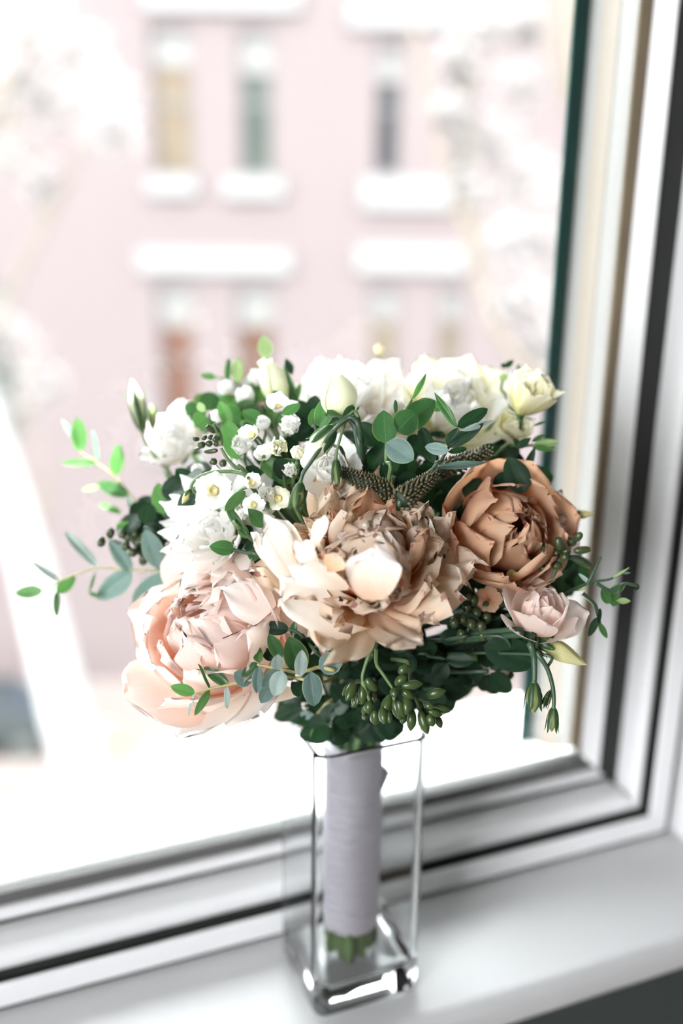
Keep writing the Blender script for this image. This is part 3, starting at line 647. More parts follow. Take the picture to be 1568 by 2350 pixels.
# the large central peony, open towards the camera
R1 = 0.047
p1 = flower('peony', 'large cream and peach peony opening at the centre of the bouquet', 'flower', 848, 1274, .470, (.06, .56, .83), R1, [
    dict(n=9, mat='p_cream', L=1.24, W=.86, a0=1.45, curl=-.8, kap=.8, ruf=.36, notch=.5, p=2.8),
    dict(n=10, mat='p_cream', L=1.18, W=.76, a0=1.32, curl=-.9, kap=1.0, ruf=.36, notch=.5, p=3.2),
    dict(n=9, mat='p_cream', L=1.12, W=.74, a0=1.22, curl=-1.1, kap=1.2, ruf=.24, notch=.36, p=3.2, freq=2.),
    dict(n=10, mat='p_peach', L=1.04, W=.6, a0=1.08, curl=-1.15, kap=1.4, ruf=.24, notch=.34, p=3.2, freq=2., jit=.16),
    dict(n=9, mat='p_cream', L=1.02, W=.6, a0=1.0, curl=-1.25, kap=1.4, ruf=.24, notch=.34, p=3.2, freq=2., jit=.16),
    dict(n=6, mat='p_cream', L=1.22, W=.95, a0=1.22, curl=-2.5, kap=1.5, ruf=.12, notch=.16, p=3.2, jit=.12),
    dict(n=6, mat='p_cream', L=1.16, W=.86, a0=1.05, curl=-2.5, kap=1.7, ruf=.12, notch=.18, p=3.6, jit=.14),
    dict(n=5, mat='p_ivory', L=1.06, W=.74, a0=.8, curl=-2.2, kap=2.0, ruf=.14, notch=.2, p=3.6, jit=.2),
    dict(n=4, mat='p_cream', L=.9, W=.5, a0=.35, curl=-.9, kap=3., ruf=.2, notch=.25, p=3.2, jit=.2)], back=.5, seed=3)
def loose(t, mat, bx, by, tx, ty, w, db, dt, roll=0., curl=-.5, label=None, name='petal', kap=.9, ruf=.1, notch=.08, p=5, seed=5, base=.5):
    """a single petal laid from a base point to a tip point"""
    B = at(bx, by, db); T = at(tx, ty, dt); ax = T - B; Ln = ax.length; ax.normalize()
    v = (CAM - B).normalized(); side = ax.cross(v).normalized(); nrm = side.cross(ax).normalized()
    q = Matrix.Rotation(roll, 3, ax); side = q @ side; nrm = q @ nrm
    a0 = pi / 2 - curl / 2
    m = Matrix(((ax.x, side.x, nrm.x, B.x), (ax.y, side.y, nrm.y, B.y), (ax.z, side.z, nrm.z, B.z), (0, 0, 0, 1)))
    wr = w * pxm((db + dt) / 2) / Ln
    me = pm(mat, L=1., W=round(wr, 2), a0=a0, curl=curl, kap=kap, ruf=ruf, notch=notch, p=p, seed=seed, base=base)
    t.part(name, me, wm=m @ Matrix.Diagonal((Ln, Ln, Ln, 1)), label=label)
# its individual front petals
loose(p1, 'p_ivory', 735, 1400, 606, 1176, 120, .462, .450, .3, -.5, seed=11)
loose(p1, 'p_ivory', 690, 1360, 580, 1218, 62, .470, .462, .6, -.3, seed=12)
loose(p1, 'p_ivory', 800, 1468, 640, 1318, 125, .458, .448, .1, -.6, seed=13)
loose(p1, 'p_heart', 856, 1376, 858, 1250, 140, .437, .425, 0, -.9, label='pale petal standing up at the heart of the peony', kap=1.3, seed=14, ruf=.3, notch=.4, p=6, base=.3)
loose(p1, 'p_ivory', 800, 1350, 655, 1300, 74, .444, .432, -.3, -.5, seed=15, notch=.3)
loose(p1, 'p_ivory', 730, 1300, 678, 1238, 60, .444, .432, .3, -.4, seed=16, notch=.35)
loose(p1, 'p_ivory', 716, 1262, 748, 1180, 40, .446, .430, .2, -.5, seed=17, notch=.2)
loose(p1, 'p_cream', 750, 1310, 785, 1275, 70, .440, .430, .2, -.8, seed=18, notch=.3)
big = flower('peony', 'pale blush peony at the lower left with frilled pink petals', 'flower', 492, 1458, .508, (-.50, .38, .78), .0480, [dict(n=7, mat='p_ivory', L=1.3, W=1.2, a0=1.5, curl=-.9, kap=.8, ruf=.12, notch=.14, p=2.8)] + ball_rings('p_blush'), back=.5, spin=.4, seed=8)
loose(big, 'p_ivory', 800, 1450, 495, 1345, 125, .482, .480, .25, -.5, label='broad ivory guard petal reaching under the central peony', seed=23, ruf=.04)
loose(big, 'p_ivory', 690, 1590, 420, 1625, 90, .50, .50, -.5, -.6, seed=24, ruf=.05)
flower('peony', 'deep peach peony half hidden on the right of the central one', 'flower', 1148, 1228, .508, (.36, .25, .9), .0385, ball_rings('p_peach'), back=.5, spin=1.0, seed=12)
P3 = [(1245, 1290, 1310, 1180, 90)]
flower('shaggy_white_flower', 'white shaggy flower with narrow pointed petals at the left', 'flower', 492, 1215, .500, (-.45, .20, .86), .0335, [
    dict(n=16, mat='p_white', L=1.15, W=.38, a0=1.5, curl=-.25, kap=2., ruf=.05, p=3., jit=.08, nu=6, base=.4),
    dict(n=16, mat='p_white', L=1.1, W=.40, a0=1.2, curl=-.35, kap=2., ruf=.05, p=3., jit=.1, nu=6, base=.4),
    dict(n=14, mat='p_white', L=1.0, W=.44, a0=.95, curl=-.6, kap=2., ruf=.06, p=2.6, jit=.12, nu=6, base=.4),
    dict(n=12, mat='p_white', L=.9, W=.5, a0=.7, curl=-.7, kap=2., ruf=.08, p=3, jit=.12, nu=6, base=.4),
    dict(n=9, mat='p_white', L=.8, W=.42, a0=.45, curl=-.8, kap=2., ruf=.08, p=3, jit=.12, nu=6, base=.4)], back=.45, seed=15)
wr = lambda m, gd='p_ivory': [dict(n=6, mat=gd, L=1.12, W=1.1, a0=1.2, curl=-.75, kap=.9, ruf=.14, notch=.12, p=2.8), dict(n=6, mat=m, L=1.02, W=.9, a0=.9, curl=-.85, kap=1.1, ruf=.16, notch=.15, p=3),
                dict(n=6, mat=m, L=.95, W=.74, a0=.6, curl=-.8, kap=1.4, ruf=.18, notch=.2, p=3), dict(n=5, mat=m, L=.85, W=.56, a0=.3, curl=-.6, kap=1.9, ruf=.14, notch=.2, p=3)]
flower('garden_rose', 'soft white rose at the far left back behind the upright bud', 'flower', 402, 1000, .572, (-.4, .5, .7), .0270, wr('p_white'), back=.5, seed=21)
flower('peony', 'bright white peony at the top back of the bouquet, left of its pair', 'flower', 792, 905, .572, (-.12, .70, .65), .0400, wr('p_white'), back=.5, seed=22)
flower('peony', 'bright white peony at the top back of the bouquet, right of its pair', 'flower', 1040, 928, .556, (.20, .60, .74), .0400, wr('p_white', 'p_lemon'), back=.5, seed=23)
flower('peony', 'small white flower sunk between the two bright white peonies', 'flower', 925, 940, .572, (.05, .6, .7), .028, wr('p_white'), back=.5, seed=24)
def rose_rings(m, op=1.0):
    return [dict(n=5, mat=m, L=1.25, W=1.2, a0=1.25 * op, curl=-1.5, curl2=1.0, kap=1.2, ruf=.08, notch=.06, p=5),
            dict(n=4, mat=m, L=1.2, W=1.15, a0=1.1 * op, curl=-1.9, curl2=.9, kap=1.5, ruf=.07, notch=.06, p=6),
            dict(n=4, mat=m, L=1.18, W=1.0, a0=.95 * op, curl=-2.0, curl2=.8, kap=1.9, ruf=.06, p=7),
            dict(n=3, mat=m, L=1.1, W=.9, a0=.75 * op, curl=-1.7, curl2=.5, kap=2.4, ruf=.05, p=7), dict(n=3, mat=m, L=1.06, W=.7, a0=.5 * op, curl=-1.0, curl2=.2, kap=3.2, ruf=.04, p=8), dict(n=2, mat=m, L=1.0, W=.5, a0=.25, curl=-.5, kap=4.8, ruf=.03, p=8, r0=.02)]
flower('spray_rose', 'creamy yellow cup shaped rose at the upper right edge of the bouquet', 'flower', 1205, 925, .532, (.30, .80, .45), .0215, rose_rings('p_lemon', .75), back=.3, seed=31)
flower('spray_rose', 'pale yellow rose peeping out below the creamy cup shaped rose', 'flower', 1165, 995, .545, (.35, .45, .75), .014, rose_rings('p_lemon', .8), back=.3, seed=35)
flower('spray_rose', 'small pale pink rose at the lower right above two hanging buds', 'flower', 1238, 1418, .488, (.12, .72, .66), .0235, rose_rings('p_rose'), back=.45, seed=32)
flower('spray_rose', 'cream rose in shade just above the central peony', 'flower', 762, 1085, .492, (-.15, .40, .88), .0175, rose_rings('p_white'), back=.4, seed=33)
flower('spray_rose', 'white petalled rose tucked behind the deep peach peony at the right', 'flower', 1262, 1215, .525, (.6, .2, .7), .018, rose_rings('p_rose'), back=.4, seed=34)
flower('spray_rose', 'small white rose underneath the bouquet behind a dark round leaf', 'flower', 1130, 1520, .535, (.35, -.6, .4), .015, rose_rings('p_rose'), back=.4, seed=36)

# ------------------------------------------------------------------ leaves and sprigs
_lc = {}
def leaf_me(shape, mat, bend, fold, curlw):
    key = (shape, mat, bend, fold, curlw)
    if key in _lc: return _lc[key]
    nu, nv = 6, 10; vs, fs, uvs = [], [], []
    for j in range(nv + 1):
        v = j / nv
        if shape == 'ov': w = (sin(pi * v ** .85)) ** .62
        elif shape == 'ob': w = (sin(pi * min(1, v) ** 1.5)) ** .7
        elif shape == 'la': w = (sin(pi * v ** .85)) ** 1.0
        else: w = min(1, (sin(pi * v)) ** .45)
        w = max(w, .05 if j < nv else .0)
        for i in range(nu + 1):
            u = -1 + 2 * i / nu
            vs.append((u * w * .5, v, -bend * v * v + fold * abs(u) * w * .5 - curlw * (u * w) ** 2 * .3 + .012 * sin(7 * v + 2 * u))); uvs.append(((u + 1) / 2, v))
    for j in range(nv):
        for i in range(nu): a = j * (nu + 1) + i; fs.append((a, a + 1, a + nu + 2, a + nu + 1))
    me = mesh('leaf', vs, fs, M[mat], True, uvs); _lc[key] = me; return me
def leaf(t, bx, by, tx, ty, w, mat='l_green', shape='ov', roll=0., db=None, dt=None, off=0., bend=None, fold=.25, label=None, sub=None, name='leaf'):
    d0 = dome(bx, by, off) if db is None else db
    d1 = (d0 + rng.uniform(-.006, .006)) if dt is None else dt
    B = at(bx, by, d0); T = at(tx, ty, d1); ax = T - B; Ln = max(ax.length, 1e-4); ax.normalize()
    v = (CAM - B).normalized(); side = ax.cross(v).normalized(); q = Matrix.Rotation(roll + rng.uniform(-.12, .12), 3, ax)
    side = q @ side; nrm = side.cross(ax).normalized()
    W_ = w * pxm(d0) / max(.3, cos(roll))
    m = Matrix(((side.x, ax.x, nrm.x, B.x), (side.y, ax.y, nrm.y, B.y), (side.z, ax.z, nrm.z, B.z), (0, 0, 0, 1)))
    b = rng.choice((.04, .1, -.05)) if bend is None else bend
    return t.part(name, leaf_me(shape, mat, b, fold, .3), wm=m @ Matrix.Diagonal((W_, Ln, Ln, 1)), label=label, sub=sub)
def px_tube(t, pts, r, mat='stem', off=0., d=None, name='stem', to_tie=False, n=7):
    P_ = [at(p[0], p[1], (p[2] if len(p) > 2 else (d if d is not None else dome(p[0], p[1], off)))) for p in pts]
    if to_tie:
        e = tie_pt(); P_ = P_ + [gather(P_[-1], e), e]
    rs = [r * (.6 + .4 * min(1, i / max(1, len(P_) - 2))) for i in range(len(P_))]
    return t.part(name, tube(name, P_, rs, M[mat], n))
GREEN = 'greenery of the bouquet'
def sprig(name, label, cat, stems, leaves, off=0., d=None, conv=None, mat='stem', r=.0011, shape='ov', group=GREEN):
    cv = conv or (lambda x, y: (x, y))
    p0 = cv(*stems[0][-1][:2]); t = Thing(name, label, cat, at(p0[0], p0[1], dome(p0[0], p0[1], off) if d is None else d), group)
    for i, st in enumerate(stems): px_tube(t, [cv(*q[:2]) + ((q[2],) if len(q) > 2 else ()) for q in st], r, mat, off, d, to_tie=(i == 0))
    sc = (cv(1, 0)[0] - cv(0, 0)[0])
    for lf in leaves:
        bx, by, tx, ty, w, mt = lf[:6]; roll = lf[6] if len(lf) > 6 else 0.; sh = lf[7] if len(lf) > 7 and lf[7] else shape; do = lf[8] if len(lf) > 8 else 0.
        b = cv(bx, by); e = cv(tx, ty)
        d0 = (dome(*b, off) if d is None else d) + do
        leaf(t, *b, *e, w * sc, mt, sh, roll, db=d0)
    return t
G_ = lambda x, y: (380 + .2806 * x, 1420 + .2806 * y)
T_ = lambda x, y: (640 + .2934 * x, 770 + .2934 * y)
R_ = lambda x, y: (1000 + .3189 * x, 800 + .3189 * y)
B_ = lambda x, y: (680 + .2806 * x, 1400 + .2806 * y)
Q_ = lambda x, y: (980 + .3316 * x, 1200 + .3316 * y)
C_ = lambda x, y: (380 + .2551 * x, 850 + .2551 * y)
# front eucalyptus below the central peony
sprig('eucalyptus_sprig', 'long eucalyptus sprig with blue green leaves reaching left below the central peony', 'leaves',
      [[(240, 605), (360, 572), (520, 540), (700, 500), (960, 470), (1300, 520)]],
      [(238, 608, 38, 548, 100, 'l_green'), (238, 612, 185, 800, 26, 'l_pale', .9), (360, 576, 258, 372, 30, 'l_mid', .9), (362, 585, 238, 790, 72, 'l_green'),
       (520, 548, 308, 388, 100, 'l_mid'), (505, 556, 512, 728, 56, 'l_pale', .5), (705, 520, 558, 440, 150, 'l_teal'), (755, 362, 620, 478, 90, 'l_mid', .2, None, -.004), (760, 388, 748, 612, 100, 'l_teal', 0, None, -.006),
       (862, 548, 782, 684, 125, 'l_teal', 0, None, .006)], d=.472, conv=G_, mat='ystem', r=.0009)
sprig('eucalyptus_sprig', 'short eucalyptus sprig with round pale leaves in front of the seed pods', 'leaves',
      [[(750, 375), (870, 398), (940, 408), (1070, 438), (1180, 418), (1260, 396), (1400, 420)]],
      [(775, 362, 708, 172, 95, 'l_green'), (945, 320, 846, 128, 118, 'l_mid'), (912, 418, 920, 282, 108, 'l_pale', 0, None, -.006), (1110, 435, 1015, 148, 205, 'l_mid', 0, None, .004), (1100, 468, 1118, 254, 108, 'l_pale', 0, None, -.008),
       (935, 412, 785, 565, 115, 'l_teal'), (952, 425, 888, 634, 145, 'l_pale', 0, None, -.006), (985, 405, 1045, 505, 95, 'l_teal', 0, None, .004), (1185, 432, 1222, 730, 170, 'l_teal', 0, None, -.006), (1255, 400, 1448, 325, 185, 'l_teal', 0, None, -.004),
       (1310, 335, 1262, 178, 135, 'l_dark', 0, None, .005), (1420, 490, 1432, 370, 80, 'l_dark', 0, None, .006), (1115, 630, 1035, 515, 100, 'l_dark', 0, None, .01), (865, 345, 795, 228, 78, 'l_dark', 0, None, .008)], d=.468, conv=G_, mat='ystem', r=.0011)
sprig('leaf_sprig', 'dark leaf sprig lying across the blush peony under its ivory petal', 'leaves', [[(1000, 85), (1080, 110), (1150, 180), (1300, 320)]],
      [(1012, 84, 764, 66, 118, 'l_dark'), (1035, 136, 1062, 20, 62, 'l_mid'), (1150, 190, 1050, 130, 90, 'l_dark'), (1200, 250, 1120, 160, 120, 'l_dark')], d=.476, conv=G_, mat='dstem')
# top centre
sprig('eucalyptus_sprig', 'eucalyptus sprig with broad green leaves standing before the white peonies', 'leaves', [[(940, 735), (880, 800), (845, 845), (840, 980), (860, 1120)], [(1040, 500), (960, 640), (930, 740)]],
      [(838, 842, 822, 580, 205, 'l_deep'), (945, 730, 1228, 500, 205, 'l_deep', 0, None, .004), (922, 748, 1075, 600, 215, 'l_deep', .2, None, -.004), (845, 838, 1055, 975, 195, 'l_teal', 0, None, -.006), (1040, 500, 1166, 290, 52, 'l_green', .3, 'la', .012), (912, 610, 914, 500, 36, 'l_mid', .3, None, .01),
       (1100, 500, 1290, 585, 90, 'l_mid', .3, None, .01)], d=.478, conv=T_, r=.0011)
sprig('leaf_sprig', 'dark leaf sprig with one pale leaf in front of the right white peony', 'leaves', [[(1400, 740), (1345, 850), (1320, 885), (1260, 990), (1180, 1090)]],
      [(1398, 725, 1213, 443, 78, 'l_mid', 0, 'la'), (1395, 715, 1640, 570, 112, 'l_dark', 0, 'ov'), (1420, 745, 1690, 665, 52, 'l_pale', .2, 'la', -.006), (1325, 870, 1600, 690, 105, 'l_dark'), (1322, 868, 1405, 725, 100, 'l_dark'), (1330, 900, 1145, 870, 100, 'l_teal', 0, None, -.004), (1325, 910, 1480, 885, 50, 'l_dark', .3, 'st'),
       (1215, 1000, 1105, 705, 120, 'l_dark', 0, 'st', .006)], d=.480, conv=T_, mat='dstem', r=.0011)
sprig('leaf_sprig', 'pair of upright dark leaves left of the large green bud', 'leaves', [[(330, 720), (420, 850), (520, 1000)]], [(320, 715, 395, 468, 150, 'l_mid'), (245, 705, 278, 570, 66, 'l_mid', .3), (770, 860, 630, 675, 160, 'l_dark', 0, None, .004), (690, 1040, 840, 845, 150, 'l_dark', 0, None, .003), (850, 1090, 700, 1060, 160, 'l_dark'), (920, 1060, 840, 960, 130, 'l_dark')], d=.492, conv=T_, mat='dstem')
sprig('leaf_sprig', 'long narrow blue green leaf over the right flower spike', 'leaves', [[(5, 850), (-60, 900), (-100, 990)]], [(0, 852, 388, 820, 58, 'l_teal', 0, 'la'), (640, 1035, 520, 780, 190, 'l_dark', 0, None, .02), (420, 1000, 560, 890, 120, 'l_dark', 0, None, .02), (640, 900, 720, 700, 60, 'l_dark', 0, 'la', .03), (580, 720, 690, 640, 60, 'l_dark', 0, 'la', .03)], d=.485, conv=R_, mat='dstem')
sprig('green_bud_sprig', 'light green pointed sepals under the creamy cup shaped rose', 'leaves', [[(700, 690), (650, 700), (560, 700), (400, 800)]], [(700, 690, 905, 672, 62, 'l_lime', 0, 'la'), (690, 705, 860, 730, 50, 'l_green', 0, 'la'), (690, 670, 800, 610, 40, 'l_mid', 0, 'la'), (620, 720, 560, 640, 50, 'l_dark', 0, 'la'), (800, 520, 690, 560, 22, 'l_mid', 0, 'la')], d=.525, conv=R_)
# left
sprig('eucalyptus_sprig', 'thin eucalyptus sprig with small bright leaves rising at the far left', 'leaves', [[(184, 1036), (222, 1062), (262, 1092), (298, 1134), (335, 1178), (400, 1250)]],
      [(184, 1036, 178, 957, 36, 'l_green'), (222, 1064, 138, 1061, 20, 'l_green', .3), (224, 1060, 214, 985, 13, 'l_pale', .5), (264, 1091, 275, 1017, 32, 'l_green'), (298, 1135, 220, 1108, 34, 'l_mid'), (228, 1116, 188, 1126, 14, 'l_lime', .4), (280, 1178, 224, 1154, 17, 'l_green', .3), (316, 1195, 290, 1138, 18, 'l_pale', .3), (176, 1018, 142, 960, 14, 'l_pale', .5)], d=.578, mat='ystem', r=.0008)
sprig('eucalyptus_sprig', 'long eucalyptus sprig stretching lowest to the far left with blue grey leaves', 'leaves', [[(100, 1355), (150, 1328), (225, 1303), (300, 1308), (395, 1312), (470, 1330)]],
      [(98, 1355, 34, 1362, 30, 'l_green'), (130, 1360, 173, 1322, 32, 'l_green'), (131, 1358, 128, 1414, 16, 'l_mid', .4), (136, 1335, 70, 1290, 13, 'l_pale', .5), (222, 1300, 148, 1222, 26, 'l_pale', .2), (303, 1311, 226, 1375, 52, 'l_teal'), (398, 1320, 302, 1383, 58, 'l_teal'), (302, 1312, 250, 1236, 36, 'l_teal'), (220, 1312, 206, 1362, 8, 'l_mid', .3, 'la'), (206, 1362, 228, 1368, 12, 'l_mid', .3)], d=.560, mat='ystem', r=.0008)
sprig('leaf_sprig', 'dark green leaves crowded behind the shaggy white flower', 'leaves', [[(350, 1170), (370, 1230), (420, 1290)]],
      [(366, 1302, 333, 1213, 48, 'l_teal', 0, None, -.012), (375, 1180, 363, 1108, 44, 'l_green', 0, None, -.01), (312, 1206, 266, 1206, 22, 'l_green'), (370, 1190, 325, 1160, 30, 'l_dark'), (345, 1235, 310, 1190, 44, 'l_dark'), (375, 1260, 330, 1210, 50, 'l_dark'), (400, 1310, 370, 1260, 46, 'l_mid'), (450, 1290, 395, 1318, 24, 'l_dark', 0, 'la', -.02), (395, 1230, 350, 1180, 50, 'l_dark'), (420, 1200, 400, 1140, 40, 'l_dark')], d=.55, mat='dstem')
# upper left and left of centre
sprig('leaf_sprig', 'blurred pale sprig with a small bright leaf at the upper left of the bouquet', 'leaves', [[(496, 865), (525, 872), (555, 888), (580, 920), (610, 990)]],
      [(497, 866, 462, 861, 17, 'l_green'), (520, 876, 525, 821, 15, 'l_mid', .3), (544, 880, 545, 822, 28, 'l_lime', .2), (530, 880, 486, 918, 15, 'l_pale', .3), (524, 888, 556, 894, 15, 'l_pale', .2), (560, 895, 572, 860, 12, 'l_pale', .3)], d=.572, r=.0008)
sprig('leaf_sprig', 'single pale lime leaf standing above the upper left buds', 'leaves', [[(612, 822), (620, 870), (640, 960)]], [(612, 824, 605, 768, 34, 'l_lime')], d=.570)
sprig('leaf_sprig', 'narrow dark leaves beside the upright bud at the top left of the peonies', 'leaves', [[(690, 930), (700, 990), (720, 1060)]], [(672, 860, 656, 823, 20, 'l_dark', 0, 'la'), (686, 930, 652, 838, 14, 'l_mid', .2, 'la'), (662, 945, 638, 884, 32, 'l_dark', 0), (672, 930, 690, 880, 16, 'l_green', .3)], d=.548)
sprig('leaf_sprig', 'broad bright green leaf with round tip left of the small white blossoms', 'leaves', [[(558, 1055), (570, 1080), (600, 1130)]], [(545, 1055, 521, 966, 48, 'l_green', 0, 'st', -.006), (592, 1050, 606, 1012, 14, 'l_lime', .2, 'la'), (528, 975, 503, 920, 30, 'l_green', 0, None, .012), (602, 968, 556, 944, 34, 'l_mid', 0, None, .01), (470, 930, 452, 940, 24, 'l_lime', 0, None, .02)], d=.510)
sprig('leaf_sprig', 'dark glossy green leaves in the middle of the small white blossoms', 'leaves', [[(650, 1090), (660, 1130), (690, 1190)]], [(625, 1098, 688, 1062, 60, 'l_mid'), (655, 1100, 598, 1048, 46, 'l_green'), (670, 1095, 630, 1055, 48, 'l_dark'), (600, 1090, 565, 1072, 26, 'l_dark'), (650, 950, 690, 925, 24, 'l_mid', .3)], d=.498)
sprig('leaf_sprig', 'twisted narrow green leaves curling down over the shaggy white flower', 'leaves', [[(560, 1128), (535, 1155), (540, 1190), (566, 1228)]], [(563, 1128, 516, 1172, 28, 'l_green', .3), (522, 1165, 568, 1232, 22, 'l_mid', .2), (550, 1205, 568, 1236, 24, 'l_mid')], d=.472)
sprig('leaf_sprig', 'round dark leaf between the shaggy flower and the blush peony', 'leaves', [[(535, 1262), (565, 1268), (610, 1290)]], [(540, 1260, 482, 1254, 36, 'l_mid'), (595, 1280, 568, 1268, 26, 'l_mid'), (608, 1210, 568, 1166, 36, 'l_mid', 0, 'la', -.004), (620, 1240, 560, 1260, 46, 'l_dark', 0, None, .006)], d=.482, mat='dstem')
# lower centre and right
sprig('leaf_sprig', 'dark leaves hanging down in front of the top of the ribbon handle', 'leaves', [[(600, 860), (620, 700), (640, 500)]], [(612, 945, 722, 1082, 118, 'l_dark'), (610, 870, 428, 1000, 150, 'l_dark'), (300, 940, 335, 1045, 70, 'l_dark'), (520, 980, 480, 850, 120, 'l_dark')], d=.535, conv=B_, mat='dstem')
sprig('leaf_sprig', 'small bright green leaves left of the top of the ribbon handle', 'leaves', [[(120, 900), (200, 820), (290, 740)]], [(212, 945, 124, 1058, 92, 'l_green'), (140, 890, 8, 912, 82, 'l_dark'), (30, 850, 150, 870, 70, 'l_teal'), (270, 760, 300, 920, 55, 'l_pale', .3, 'st')], d=.535, conv=B_, mat='ystem')
sprig('leaf_sprig', 'bright green leaf lit from behind right of the seed pods', 'leaves', [[(1220, 610), (1100, 560), (1000, 500)]], [(1205, 620, 1378, 458, 120, 'l_green')], d=.54, conv=B_)
sprig('leaf_sprig', 'dark pointed leaves under the right edge of the central peony', 'leaves', [[(1220, 400), (1100, 380), (980, 360)]], [(1225, 400, 1458, 420, 125, 'l_dark'), (1130, 560, 1245, 440, 150, 'l_dark'), (960, 340, 1160, 300, 170, 'l_dark'), (930, 330, 1060, 470, 170, 'l_dark'), (1180, 250, 1340, 180, 130, 'l_dark'), (860, 320, 960, 480, 150, 'l_dark')], d=.505, conv=B_, mat='dstem')
sprig('leaf_sprig', 'small dark green leaves at the left edge of the seed pod cluster', 'leaves', [[(400, 300), (420, 380), (500, 420)]], [(405, 288, 278, 222, 82, 'l_mid'), (408, 290, 388, 135, 66, 'l_mid', .2), (460, 300, 360, 420, 110, 'l_dark', 0, None, .01), (520, 330, 440, 460, 120, 'l_dark', 0, None, .015)], d=.478, conv=B_, mat='dstem')
sprig('leaf_sprig', 'big round dark leaf below the small pale pink rose', 'leaves', [[(720, 960), (600, 880), (420, 780)]], [(745, 965, 405, 850, 235, 'l_dark', 0, 'st')], d=.500, conv=Q_, mat='dstem')
sprig('leaf_sprig', 'small light green leaf tip below the big round dark leaf', 'leaves', [[(490, 1060), (420, 960)]], [(488, 1058, 584, 1132, 66, 'l_green')], d=.55, conv=Q_)
sprig('leaf_sprig', 'dark leaves peeping out beside the right petals of the pale pink rose', 'leaves', [[(940, 740), (860, 700), (700, 700)]], [(930, 742, 1072, 690, 72, 'l_mid'), (900, 520, 980, 480, 60, 'l_dark'), (880, 480, 760, 420, 100, 'l_dark'), (650, 440, 880, 330, 150, 'l_dark'), (700, 400, 760, 260, 140, 'l_dark')], d=.512, conv=Q_, mat='dstem')
# fine sprig with tiny pods at the far right
sprig('wax_flower_sprig', 'thin branching sprig with tiny buds at the far right', 'leaves', [[(1405, 312), (1270, 388), (1160, 405), (1060, 440), (900, 520), (700, 600)], [(1205, 232), (1150, 350), (1110, 430)], [(1200, 700), (1185, 640), (1160, 560), (1080, 490)], [(1460, 440), (1370, 420), (1280, 470), (1160, 410)]],
      [(1280, 385, 1400, 310, 20, 'l_lime', 0, 'la'), (1345, 350, 1415, 345, 16, 'l_pale', 0, 'la'), (1260, 560, 1210, 450, 66, 'l_mid'), (1290, 580, 1300, 470, 70, 'l_mid'), (1310, 540, 1415, 540, 44, 'l_lime', 0, 'la'), (1250, 500, 1350, 420, 50, 'l_mid', 0, 'la'), (1430, 445, 1478, 440, 44, 'l_dark'), (1370, 420, 1340, 480, 26, 'l_mid'), (1185, 650, 1120, 790, 52, 'l_dark'), (1190, 690, 1250, 800, 44, 'l_mid'), (1130, 420, 1050, 350, 30, 'l_pale'), (1100, 440, 1020, 470, 30, 'l_lime'), (1200, 590, 1190, 700, 30, 'l_dark')], d=.500, conv=Q_, mat='dstem', r=.0010)
sprig('leaf_sprig', 'tiny dark leaf tips above the creamy cup shaped rose', 'leaves', [[(1160, 858), (1150, 890), (1140, 960)]], [(1160, 842, 1178, 828, 14, 'l_dark'), (1162, 842, 1150, 836, 12, 'l_dark'), (1188, 850, 1192, 836, 9, 'l_mid'), (1148, 872, 1166, 858, 16, 'l_lime')], d=.56)
# dark leaf sprigs in the gaps
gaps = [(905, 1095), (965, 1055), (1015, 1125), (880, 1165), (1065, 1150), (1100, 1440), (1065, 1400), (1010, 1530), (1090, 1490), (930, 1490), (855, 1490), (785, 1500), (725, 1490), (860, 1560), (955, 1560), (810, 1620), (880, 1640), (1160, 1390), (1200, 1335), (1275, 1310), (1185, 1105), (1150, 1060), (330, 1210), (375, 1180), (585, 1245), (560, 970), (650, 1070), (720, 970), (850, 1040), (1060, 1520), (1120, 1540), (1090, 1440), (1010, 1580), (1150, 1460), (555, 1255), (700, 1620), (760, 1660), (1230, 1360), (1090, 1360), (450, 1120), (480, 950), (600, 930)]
places = '''above the left flower spike|between the two front flower spikes|behind the middle flower spike|under the left flower spike|between the deep peach peony and the spikes|below the right edge of the central peony|right beside the lower right of the central peony|above the right bunch of seed pods|below the dark rounded berries|behind the middle seed pods, high up|behind the left seed pods, high up|between the short eucalyptus sprig and the pods|under the ivory guard petal|deep behind the left seed pods|deep behind the middle seed pods|at the neck of the ribbon handle|right above the ribbon handle|left of the small pale pink rose|under the deep peach peony|behind the dark olive seed pods|above the deep peach peony|right of the middle spike, over the peach peony|behind the olive capsules at the left|left of the shaggy white flower|between shaggy flower and central peony|behind the upper small blossoms|under the knot of white buds|behind the drooping pointed bud|behind the looped bud stems|left of the bright leaf behind the pods|under the big round dark leaf|among the dark berries, low down|above the bright leaf behind the pods|under the small pale pink rose, left side|beside the round dark leaf of the blush peony|left of the neck of the ribbon handle|just left of the ribbon top|behind the pale pink rose|behind the peach wax blossoms|above the shaggy white flower|behind the left garden rose|behind the cream rolled bud'''.split('|')
